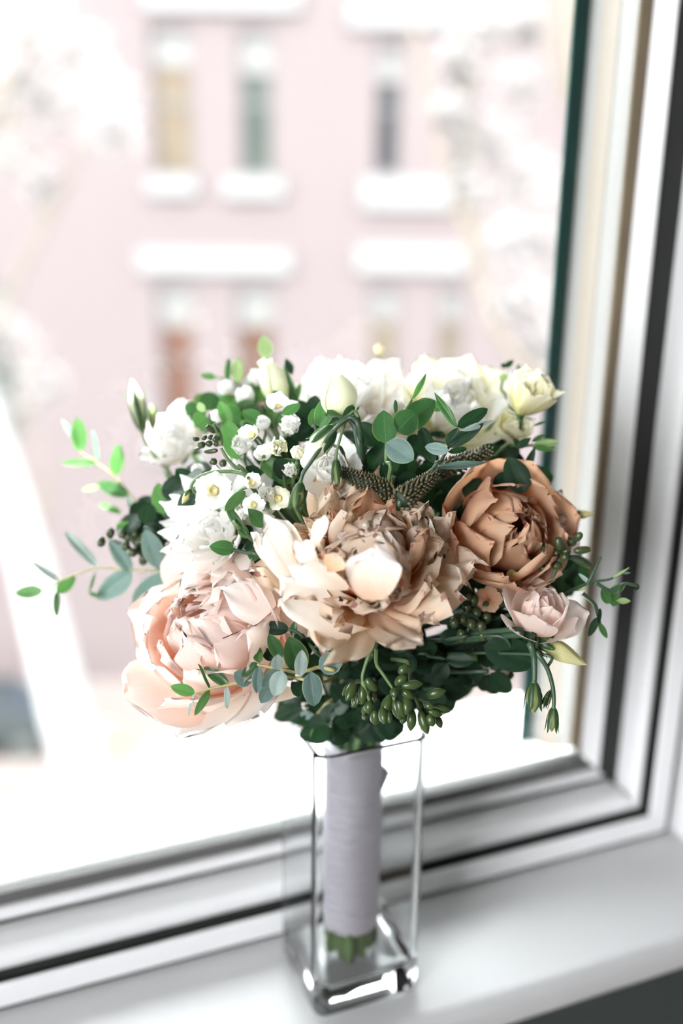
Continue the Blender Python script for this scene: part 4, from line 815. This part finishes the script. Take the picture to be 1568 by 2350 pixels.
for i, (gx, gy) in enumerate(gaps):
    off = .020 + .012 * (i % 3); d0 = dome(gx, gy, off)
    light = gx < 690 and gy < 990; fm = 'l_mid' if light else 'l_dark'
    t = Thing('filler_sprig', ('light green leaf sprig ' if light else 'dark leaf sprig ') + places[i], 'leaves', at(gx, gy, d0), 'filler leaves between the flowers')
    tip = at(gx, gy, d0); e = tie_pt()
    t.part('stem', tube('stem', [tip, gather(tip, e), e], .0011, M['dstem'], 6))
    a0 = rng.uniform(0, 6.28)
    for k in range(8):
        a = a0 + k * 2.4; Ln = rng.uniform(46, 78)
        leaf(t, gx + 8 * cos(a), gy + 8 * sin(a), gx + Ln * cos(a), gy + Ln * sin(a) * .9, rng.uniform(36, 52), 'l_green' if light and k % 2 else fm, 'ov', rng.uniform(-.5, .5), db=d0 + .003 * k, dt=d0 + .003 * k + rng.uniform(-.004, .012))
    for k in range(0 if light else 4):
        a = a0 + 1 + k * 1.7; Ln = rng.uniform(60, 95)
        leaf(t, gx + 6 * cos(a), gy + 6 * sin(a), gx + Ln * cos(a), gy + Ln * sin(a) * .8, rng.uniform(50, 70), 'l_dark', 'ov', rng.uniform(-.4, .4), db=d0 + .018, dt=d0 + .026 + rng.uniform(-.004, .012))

# ------------------------------------------------------------------ seed pods and berries
_lm = {}
def pod_me(kind, mat):
    k = (kind, mat)
    if k in _lm: return _lm[k]
    pr = {'pod': [(0, 0), (.16, .02), (.34, .14), (.47, .34), (.5, .52), (.43, .70), (.27, .86), (.13, .95), (0, 1.0)],
          'berry': [(0, 0), (.25, .03), (.42, .18), (.5, .45), (.46, .72), (.34, .90), (.28, .94), (.2, .90), (0, .92)],
          'bulb': [(.10, 0), (.14, .08), (.36, .20), (.5, .38), (.47, .55), (.33, .74), (.18, .88), (.10, .96), (0, 1.0)]}[kind]
    me = lathe('pod', pr, M[mat], 12, lobes=4 if kind == 'pod' else 5, lobe=.05); _lm[k] = me; return me
def pod(t, bx, by, tx, ty, w, db, dt=None, kind='pod', mat='pod', name='pod', sub=None):
    B = at(bx, by, db); T = at(tx, ty, db + rng.uniform(-.004, .004) if dt is None else dt); ax = T - B; Ln = ax.length; W_ = w * pxm(db)
    m = frame_to(B, ax, rng.uniform(0, 3)) @ Matrix.Diagonal((W_, W_, Ln, 1))
    return t.part(name, pod_me(kind, mat), wm=m, sub=sub)
def pod_cluster(label, conv, stems, pods, d, mat='pod', kind='pod', r=.0012, smat='stem', name='seed_pod_cluster', do=0.004):
    p = conv(*stems[0][-1]); t = Thing(name, label, 'seed pods', at(*p, d), GREEN); sc = conv(1, 0)[0] - conv(0, 0)[0]
    for i, st in enumerate(stems): px_tube(t, [conv(*q) for q in st], r, smat, d=d, to_tie=(i == 0))
    for k, q in enumerate(pods):
        dd = d + rng.uniform(-do, do) + (q[5] if len(q) > 5 else 0)
        pod(t, *conv(q[0], q[1]), *conv(q[2], q[3]), q[4] * sc, dd, kind=kind, mat=mat)
    return t
pod_cluster('left bunch of pointed green seed pods hanging below the central peony', B_, [[(545, 600), (545, 520), (590, 380), (640, 280)], [(600, 740), (560, 640), (545, 580)]],
    [(545, 585, 460, 615, 75), (490, 600, 408, 748, 80), (455, 590, 378, 700, 56), (545, 600, 542, 775, 82), (572, 560, 655, 665, 85), (520, 660, 500, 775, 52), (600, 735, 588, 850, 85), (562, 780, 552, 862, 46), (640, 820, 652, 945, 88), (500, 640, 530, 780, 50), (610, 640, 640, 760, 70, .008), (470, 700, 490, 800, 60, .01), (560, 840, 560, 900, 50, .01)], .478)
pod_cluster('middle bunch of pointed green seed pods hanging below the central peony', B_, [[(790, 640), (700, 510), (655, 430), (650, 280)], [(800, 740), (800, 690), (800, 640)], [(900, 640), (850, 650), (800, 660)]],
    [(775, 690, 706, 868, 95), (705, 790, 722, 935, 82), (760, 835, 765, 925, 54), (795, 735, 862, 905, 86), (835, 740, 880, 880, 86), (865, 660, 965, 720, 78), (862, 622, 1040, 602, 80), (812, 615, 900, 535, 88), (838, 520, 915, 450, 76), (795, 640, 808, 712, 72, -.006), (905, 700, 905, 860, 95), (880, 860, 868, 935, 58), (980, 700, 900, 660, 70, .006), (640, 350, 560, 420, 60, .01), (860, 760, 830, 880, 70, .008)], .474)
pod_cluster('right bunch of pointed green seed pods hanging below the central peony', B_, [[(1010, 800), (960, 680), (930, 560), (900, 420)], [(1100, 800), (1040, 740), (1000, 720)]],
    [(952, 815, 935, 992, 88), (1012, 820, 1078, 1018, 88), (1060, 700, 1228, 655, 86), (1105, 785, 1268, 828, 76), (1080, 825, 1195, 862, 66), (1085, 850, 1122, 955, 86), (1150, 865, 1188, 968, 64), (1000, 720, 1030, 850, 70), (1040, 760, 1130, 800, 70), (1060, 800, 1090, 930, 80)], .486)
pod_cluster('dark olive seed pods at the right above the small pale pink rose', Q_, [[(930, 210), (900, 300), (840, 420), (700, 520)], [(1090, 270), (1000, 240), (930, 230)]],
    [(885, 185, 790, 165, 66), (920, 190, 905, 96, 72), (985, 150, 1020, 100, 76), (1030, 120, 1068, 70, 56), (1015, 195, 1136, 180, 56), (1000, 235, 1146, 300, 64), (930, 220, 990, 180, 66), (880, 230, 920, 180, 66), (930, 260, 970, 220, 60), (850, 260, 800, 240, 56), (870, 300, 930, 290, 66), (820, 300, 780, 330, 60)], .500, mat='dpod', kind='berry', smat='dstem')
pod_cluster('dark rounded berries in shade between the central peony and the pink rose', Q_, [[(300, 640), (280, 760), (200, 800)]],
    [(x, y - 40, x + rng.uniform(-15, 15), y + 40, 70) for x, y in ((290, 520), (280, 590), (190, 690), (310, 700), (420, 660), (370, 720), (340, 620), (250, 660), (410, 580), (380, 780), (240, 780), (330, 540))], .500, mat='dpod', kind='berry', smat='dstem')
pod_cluster('small olive seed capsules among the leaves at the left edge', lambda x, y: (x, y), [[(300, 1230), (320, 1265), (370, 1305)], [(262, 1240), (285, 1250), (300, 1260)]],
    [(x, y - 11, x - 3, y + 11, 20) for x, y in ((255, 1223), (234, 1243), (283, 1224), (296, 1232), (290, 1252), (312, 1222), (318, 1243), (306, 1268), (322, 1262), (330, 1285), (312, 1240), (340, 1270), (345, 1255), (328, 1238))], .545, mat='dpod', kind='berry', smat='dstem')
pod_cluster('tight knot of small dark green buds left of the broad bright leaf', C_, [[(500, 700), (560, 800), (650, 890), (760, 960)], [(430, 480), (480, 560), (500, 680)]],
    [(300, 620, 250, 612, 46), (365, 620, 335, 590, 56), (400, 625, 415, 575, 60), (440, 640, 455, 590, 60), (345, 670, 300, 668, 70), (410, 670, 370, 640, 66), (470, 665, 440, 650, 60), (440, 560, 365, 490, 54), (440, 790, 420, 850, 74), (520, 800, 515, 870, 70), (470, 720, 345, 730, 50), (310, 700, 255, 712, 30)], .492, mat='dpod', kind='berry')
pod_cluster('olive green pointed buds above the deep peach peony at the right edge', R_, [[(800, 1220), (760, 1280), (650, 1300)]],
    [(850, 1120, 908, 1010, 62), (855, 1190, 915, 1110, 60), (700, 1080, 770, 1030, 70), (740, 1090, 800, 1060, 60), (810, 1230, 860, 1150, 46)], .525, mat='dpod')

# ------------------------------------------------------------------ buds
def wrap_petal(prof, span, mat, spiral=.10):
    nu, nv = 14, len(prof) - 1; vs, fs, uvs = [], [], []
    for j, (r_, z_) in enumerate(prof):
        for i in range(nu + 1):
            u = i / nu; a = span * u + .9 * z_; q = r_ * (1.0 + spiral * u) + .012 * (1 if i == nu else 0)
            vs.append((q * cos(a), q * sin(a), z_ - .05 * (1 - u) * z_)); uvs.append((u, j / nv))
    for j in range(nv):
        for i in range(nu): a = j * (nu + 1) + i; fs.append((a, a + 1, a + nu + 2, a + nu + 1))
    return mesh('petal', vs, fs, M[mat], True, uvs)
def finer(prof, k=3):
    out = []
    for i in range(len(prof) - 1):
        p0 = prof[max(0, i - 1)]; p1 = prof[i]; p2 = prof[i + 1]; p3 = prof[min(len(prof) - 1, i + 2)]
        for s in range(k):
            t = s / k
            out.append(tuple(.5 * (2 * p1[c] + (p2[c] - p0[c]) * t + (2 * p0[c] - 5 * p1[c] + 4 * p2[c] - p3[c]) * t * t + (3 * p1[c] - p0[c] - 3 * p2[c] + p3[c]) * t ** 3) for c in (0, 1)))
    out.append(prof[-1]); return [(max(0.001, r_), z_) for r_, z_ in out]
OPENB = finer([(.10, 0), (.36, .10), (.5, .32), (.47, .55), (.34, .78), (.22, .92), (.27, 1.0)])
SHUT = finer([(.10, 0), (.34, .12), (.48, .34), (.44, .55), (.28, .78), (.12, .93), (.02, 1.0)])
SLIM = finer([(.10, 0), (.26, .10), (.42, .30), (.5, .48), (.38, .70), (.2, .88), (.04, 1.0)])
_bm = {}
def bud(name, label, bx, by, tx, ty, w, d, stem, prof='shut', mat='p_bud', sep='l_mid', nsep=5, seplen=.5, dt=None, r=.0015, smat='stem', conv=None, tie=True, group='buds of the bouquet'):
    cv = conv or (lambda x, y: (x, y)); sc = cv(1, 0)[0] - cv(0, 0)[0]
    B = at(*cv(bx, by), d); T = at(*cv(tx, ty), d if dt is None else dt); ax = T - B; Ln = ax.length; W_ = w * sc * pxm(d)
    m = frame_to(B, ax, rng.uniform(0, 3)); t = Thing(name, label, 'bud', m, group)
    k = (prof, mat)
    if k not in _bm: _bm[k] = wrap_petal({'open': OPENB, 'shut': SHUT, 'slim': SLIM}[prof], 3.9 if prof != 'open' else 3.3, mat, .10 if prof != 'open' else .24)
    for q in range(3):
        t.part('petal', _bm[k], local=Matrix.Rotation(2 * pi * q / 3, 4, 'Z') @ Matrix.Diagonal((W_ * (1 - .03 * q), W_ * (1 - .03 * q), Ln * (1 - .03 * q), 1)))
    for q in range(nsep):
        t.part('sepal', pm(None, L=1.) if False else _sep(sep), local=Matrix.Rotation(2 * pi * q / nsep, 4, 'Z') @ Matrix.Diagonal((W_ * 1.03, W_ * 1.03, Ln * seplen, 1)))
    t.part('receptacle', lathe('receptacle', [(.10, -.10), (.15, -.02), (.22, .05), (.12, .1)], M['sepal' if sep != 'l_dark' else 'dstem'], 10), local=Matrix.Diagonal((W_, W_, min(Ln, W_ * 2) * .8, 1)))
    if stem:
        pts = [cv(*q[:2]) + ((q[2],) if len(q) > 2 else ()) for q in stem]
        px_tube(t, [(*cv(bx, by), d)] + [(p[0], p[1], p[2] if len(p) > 2 else d) for p in pts], r, smat, to_tie=tie)
    return t
def _sep(mat):
    k = ('sep', mat)
    if k in _bm: return _bm[k]
    nu, nv = 4, 8; vs, fs, uvs = [], [], []
    pr = [(.13, 0), (.30, .10), (.42, .25), (.50, .45), (.54, .62), (.55, .78), (.56, .9), (.60, .97), (.66, 1.03)]
    for j, (r_, z_) in enumerate(pr):
        w = .5 * (1 - (j / nv) ** 1.5) + .03
        for i in range(nu + 1):
            u = -1 + 2 * i / nu; a = u * w; q = r_ * (1 + .05 * (1 - abs(u)))
            vs.append((q * cos(a), q * sin(a), z_)); uvs.append((i / nu, j / nv))
    for j in range(nv):
        for i in range(nu): a = j * (nu + 1) + i; fs.append((a, a + 1, a + nu + 2, a + nu + 1))
    me = mesh('sepal', vs, fs, M[mat], True, uvs); _bm[k] = me; return me
bud('lisianthus_bud', 'large greenish white bud opening at the top in front of the white peonies', 500, 630, 430, 285, 245, .474, [(535, 640), (600, 720), (640, 900), (660, 1080, .50)], 'open', conv=T_, seplen=.16, r=.0022, smat='dstem')
bud('lisianthus_bud', 'pointed white bud with green sepals drooping left below the large bud', 430, 710, 195, 1005, 165, .470, [(520, 640), (580, 600), (620, 680), (640, 1060, .50)], 'slim', conv=T_, seplen=.55, r=.0016, smat='dstem')
bud('lisianthus_bud', 'slim green bud hanging on a looped stem just left of the flower spikes', 447, 965, 455, 1168, 78, .468, [(455, 900), (495, 750), (530, 660), (590, 590), (625, 690), (650, 1060, .50)], 'slim', 'p_budg', conv=T_, seplen=.95, r=.0010, smat='stem')
bud('lisianthus_bud', 'green bud hanging lowest over the upper left of the central peony', 172, 1145, 128, 1372, 112, .466, [(190, 1080), (245, 1000), (400, 780), (560, 640), (640, 760), (650, 1080, .50)], 'slim', 'p_budg', conv=T_, seplen=.97, r=.0013, smat='dstem')
bud('lisianthus_bud', 'slender upright bud standing alone at the upper left', 327, 990, 303, 868, 36, .570, [(335, 1015), (362, 1055), (392, 1090), (420, 1150)], 'slim', 'p_bud', seplen=.75, r=.0013)
bud('lisianthus_bud', 'small green bud half behind the slender upright bud', 352, 985, 347, 926, 20, .575, [(360, 1020), (385, 1060), (410, 1130)], 'slim', 'p_budy', seplen=.9, r=.0011)
bud('lisianthus_bud', 'cream bud with a rolled tip standing between the upper left sprig and the white peonies', 655, 930, 606, 824, 62, .552, [(668, 960), (690, 1040)], 'open', 'p_bud', seplen=.3)
bud('lisianthus_bud', 'long yellow green bud pointing right below the pale pink rose', 760, 805, 1108, 985, 130, .486, [(720, 800), (660, 780), (560, 740)], 'slim', 'p_budy', conv=Q_, seplen=.3, r=.0014, smat='dstem')
bud('lisianthus_bud', 'plump bud hanging straight down below the pale pink rose', 742, 1098, 736, 1322, 108, .478, [(745, 1050), (740, 930), (710, 840), (640, 770, .49)], 'slim', 'p_budg', conv=Q_, seplen=.85, r=.0020, smat='dstem')
bud('lisianthus_bud', 'small green bud hanging on the longest stem below the pale pink rose', 878, 1275, 863, 1448, 80, .478, [(880, 1220), (868, 1120), (830, 1000), (760, 900), (650, 780, .49)], 'slim', 'p_budg', conv=Q_, seplen=.97, r=.0014, smat='dstem')
bud('lisianthus_bud', 'smallest dark bud hanging between the plump bud and the longest stem', 858, 1160, 808, 1275, 50, .482, [(868, 1130), (835, 1010), (765, 910)], 'slim', 'p_budg', conv=Q_, sep='l_dark', seplen=1.0, r=.0009, smat='dstem')
bud('lisianthus_bud', 'small yellow bud pointing right against the window frame', 990, 1198, 1142, 1185, 62, .520, [(940, 1210), (860, 1230), (700, 1260)], 'slim', 'p_budy', conv=R_, seplen=.35)
bud('lisianthus_bud', 'yellow green bud on an arching stem over the shaggy white flower', 228, 1070, 146, 1200, 66, .470, [(240, 1020), (300, 960), (430, 915), (620, 910), (740, 960), (800, 1080, .49)], 'slim', 'p_budy', conv=C_, seplen=.5, r=.0012)
# ------------------------------------------------------------------ flower spikes
def spike(label, tx, ty, bx, by, w0, w1, dt, db, n, conv, seed, cap=0):
    Tp = at(*conv(tx, ty), dt); B = at(*conv(bx, by), db); sc = conv(1, 0)[0] - conv(0, 0)[0]
    t = Thing('flower_spike', label, 'flower', B, 'flower spikes'); ax = (Tp - B); Ln = ax.length; m = frame_to(B, ax)
    t.part('core', lathe('core', [(0, -.01), (.86, 0), (1, .1), (.8, .5), (.5, .8), (.2, 1), (0, 1.02)], M['core'], 12), wm=m @ Matrix.Diagonal((w0 * .5 * sc * pxm(db) * .82, w0 * .5 * sc * pxm(db) * .82, Ln, 1)))
    vs, fs = [], []; r_ = random.Random(seed)
    for k in range(n):
        v = (k + .5) / n; a = k * 2.39996; rad = (w1 + (w0 - w1) * (1 - v) ** .8) * .5 * sc * pxm(db); q = rad * .15 + .00030; a += r_.uniform(-.12, .12)
        c = Vector((rad * .92 * cos(a), rad * .92 * sin(a), v * Ln)); b0 = len(vs); o_ = Vector((cos(a), sin(a), .55)).normalized()
        s1 = o_.cross(Vector((0, 0, 1))).normalized(); s2 = o_.cross(s1)
        for e in (o_ * 2.1, s1, s2, -s1, -s2, -o_): vs.append(c + e * q * r_.uniform(.85, 1.1))
        for i in range(4): fs.append((b0, b0 + 1 + i, b0 + 1 + (i + 1) % 4)); fs.append((b0 + 5, b0 + 1 + (i + 1) % 4, b0 + 1 + i))
    t.part('floret_beads', mesh('floret_beads', vs, fs, M['spike'], True), wm=m, kind='stuff')
    e = tie_pt(); t.part('stem', tube('stem', [B, gather(B, e), e], .0015, M['dstem'], 7))
spike('left beaded flower spike tapering towards the hanging green bud', 478, 1058, 860, 1235, 190, 60, .474, .480, 200, T_, 1)
spike('middle beaded flower spike leaning right above the central peony', 1235, 1085, 955, 1290, 180, 80, .478, .468, 190, T_, 2)
spike('right beaded flower spike in shade under the long blue green leaf', 400, 735, 20, 880, 130, 80, .500, .490, 180, R_, 3)
# ------------------------------------------------------------------ small white blossoms
WB = 'small white blossoms left of centre'
def blossom(label, x, y, r_px, d, axis, n=5, eye=True, kind='open', mat='p_white', conv=C_, name='white_blossom', stem=True):
    p = conv(x, y); sc = conv(1, 0)[0] - conv(0, 0)[0]; R = r_px * 1.45 * sc * pxm(d); m = fl_matrix(*p, d, axis, R, .5, rng.uniform(0, 6)); t = Thing(name, label, 'flower', m, WB)
    I = Matrix.Diagonal((R, R, R, 1))
    g = {'open': dict(L=1.25, W=1.0, a0=.35, curl=.6, curl2=1.3, kap=1.6, ruf=.10, notch=.12, p=6), 'cup': dict(L=1.45, W=1.05, a0=1.15, curl=-2.0, curl2=1.2, kap=1.6, ruf=.03, p=6),
         'bud': dict(L=1.5, W=1.0, a0=1.25, curl=-2.6, kap=1.6, ruf=.05, p=4), 'ruffled': dict(L=1.35, W=1.1, a0=1.0, curl=-1.5, kap=1.6, ruf=.25, notch=.15, p=6)}[kind]
    for k in range(n): t.part('petal', pm(mat, seed=k % 2, **g), local=Matrix.Rotation(2 * pi * k / n, 4, 'Z') @ Matrix.Rotation(rng.uniform(-.1, .1), 4, 'Y') @ I)
    if kind == 'ruffled':
        for k in range(4): t.part('petal', pm(mat, L=1.1, W=.7, a0=.4, curl=-.6, kap=2., ruf=.25, notch=.2, p=6, seed=4 + k % 2), local=Matrix.Rotation(1 + 2 * pi * k / 4, 4, 'Z') @ I)
    if eye: t.part('eye', lathe('eye', [(.0, 0), (.18, .1), (.27, .42), (.23, .55), (.14, .50), (0, .45)], M['eye'], 10, lobes=5, lobe=.12), local=I, label='yellow eye')
    t.part('tube', lathe('tube', [(.07, -.5), (.09, -.1), (.2, .08), (.1, .12)], M['p_white' if False else 'sepal'], 8), local=I)
    if stem:
        b = m.translation.copy(); e = tie_pt(); ax = m.to_3x3() @ Vector((0, 0, 1)); t.part('stem', tube('stem', [b - ax * R * .4, b - ax * .02 + Vector((0, 0, -.006)), gather(b, e), e], [.0007, .0009, .0011, .0011], M['stem'], 6))
    return t
blossom('open white bell blossom with a yellow eye on the shaggy white flower', 430, 1080, 145, .470, (.35, -.1, .9), 6)
blossom('white cup blossom with a round yellow mouth, lower of the two cups', 778, 1010, 80, .470, (.25, .2, .9), 5, kind='cup')
blossom('white cup blossom with a yellow mouth, upper of the two cups', 770, 575, 85, .490, (-.3, .1, .9), 5, kind='cup')
blossom('ruffled cream blossom right of the upper white cup', 1010, 690, 120, .480, (.1, .1, .98), 5, False, 'ruffled', 'p_bud')
blossom('pleated cream bud left of the drooping pointed bud', 1185, 745, 90, .480, (.05, .6, .8), 5, False, 'bud', 'p_bud')
blossom('white rimmed green blossom highest of the small blossoms', 1010, 320, 95, .520, (.0, .4, .9), 5, True, 'cup')
blossom('white blossom curling open right of the white rimmed green one', 1135, 340, 60, .522, (.4, .2, .85), 5, False, 'cup')
blossom('soft white blossom lying between the two white cups', 690, 680, 120, .500, (-.1, .3, .9), 6, False, 'ruffled')
blossom('soft white blossom right of the upper cup against the peonies', 1120, 500, 125, .505, (.1, .3, .9), 5, False, 'ruffled')
blossom('soft white blossom behind the upper cup', 880, 490, 90, .515, (-.1, .5, .8), 5, False, 'ruffled')
blossom('white blossom with a yellow eye below the lower cup', 790, 1210, 85, .476, (.2, -.3, .9), 5, True, 'open')
blossom('white blossom clustered right of the lower cup', 910, 1110, 115, .486, (.1, .1, .95), 5, False, 'ruffled')
blossom('cream blossom with a dull yellow eye left of the lowest green bud', 1015, 1150, 90, .484, (.2, .1, .95), 5, True, 'open', 'p_bud')
blossom('white bud pressed against the shaggy flower under the lower cup', 690, 1290, 80, .485, (.1, -.2, .9), 5, False, 'bud')
blossom('half open white blossom above the blurred upper left leaves', 720, 260, 110, .555, (-.1, .7, .6), 6, False, 'ruffled')
blossom('blurred white blossom behind the upper left sprig', 560, 180, 90, .565, (-.2, .6, .6), 6, False, 'ruffled')
blossom('blurred white blossom low behind the broad bright leaf', 300, 900, 80, .535, (-.4, .1, .8), 5, False, 'ruffled')
blossom('white blossom wedged between the bright leaf and the knot of buds', 480, 420, 80, .525, (-.2, .4, .85), 5, False, 'ruffled')
blossom('white blossom under the pleated cream bud', 1120, 900, 90, .490, (.1, .2, .95), 5, False, 'ruffled')
blossom('plain white blossom left of the ruffled cream one', 880, 760, 80, .492, (0, .3, .95), 5, False, 'cup')
blossom('faint white blossom at the top left rim below the lone lime leaf', 830, 90, 100, .568, (-.1, .6, .7), 6, False, 'ruffled')
blossom('tiny cream blossom peeping over the top of the white peonies', 870, 803, 16, .60, (0, .8, .5), 5, False, 'bud', 'p_lemon', lambda x, y: (x, y))
blossom('small greenish yellow blossom above the pale pink rose', 590, 390, 52, .498, (.1, .3, .9), 5, True, 'cup', 'p_budy', Q_)
blossom('peach wax blossom between the central peony and the pale pink rose', 430, 530, 75, .500, (-.2, .1, .9), 5, False, 'open', 'p_peach', Q_)
blossom('peach wax blossom above the dark berries beside the central peony', 470, 400, 80, .510, (-.1, .3, .9), 5, False, 'ruffled', 'p_peach', Q_)
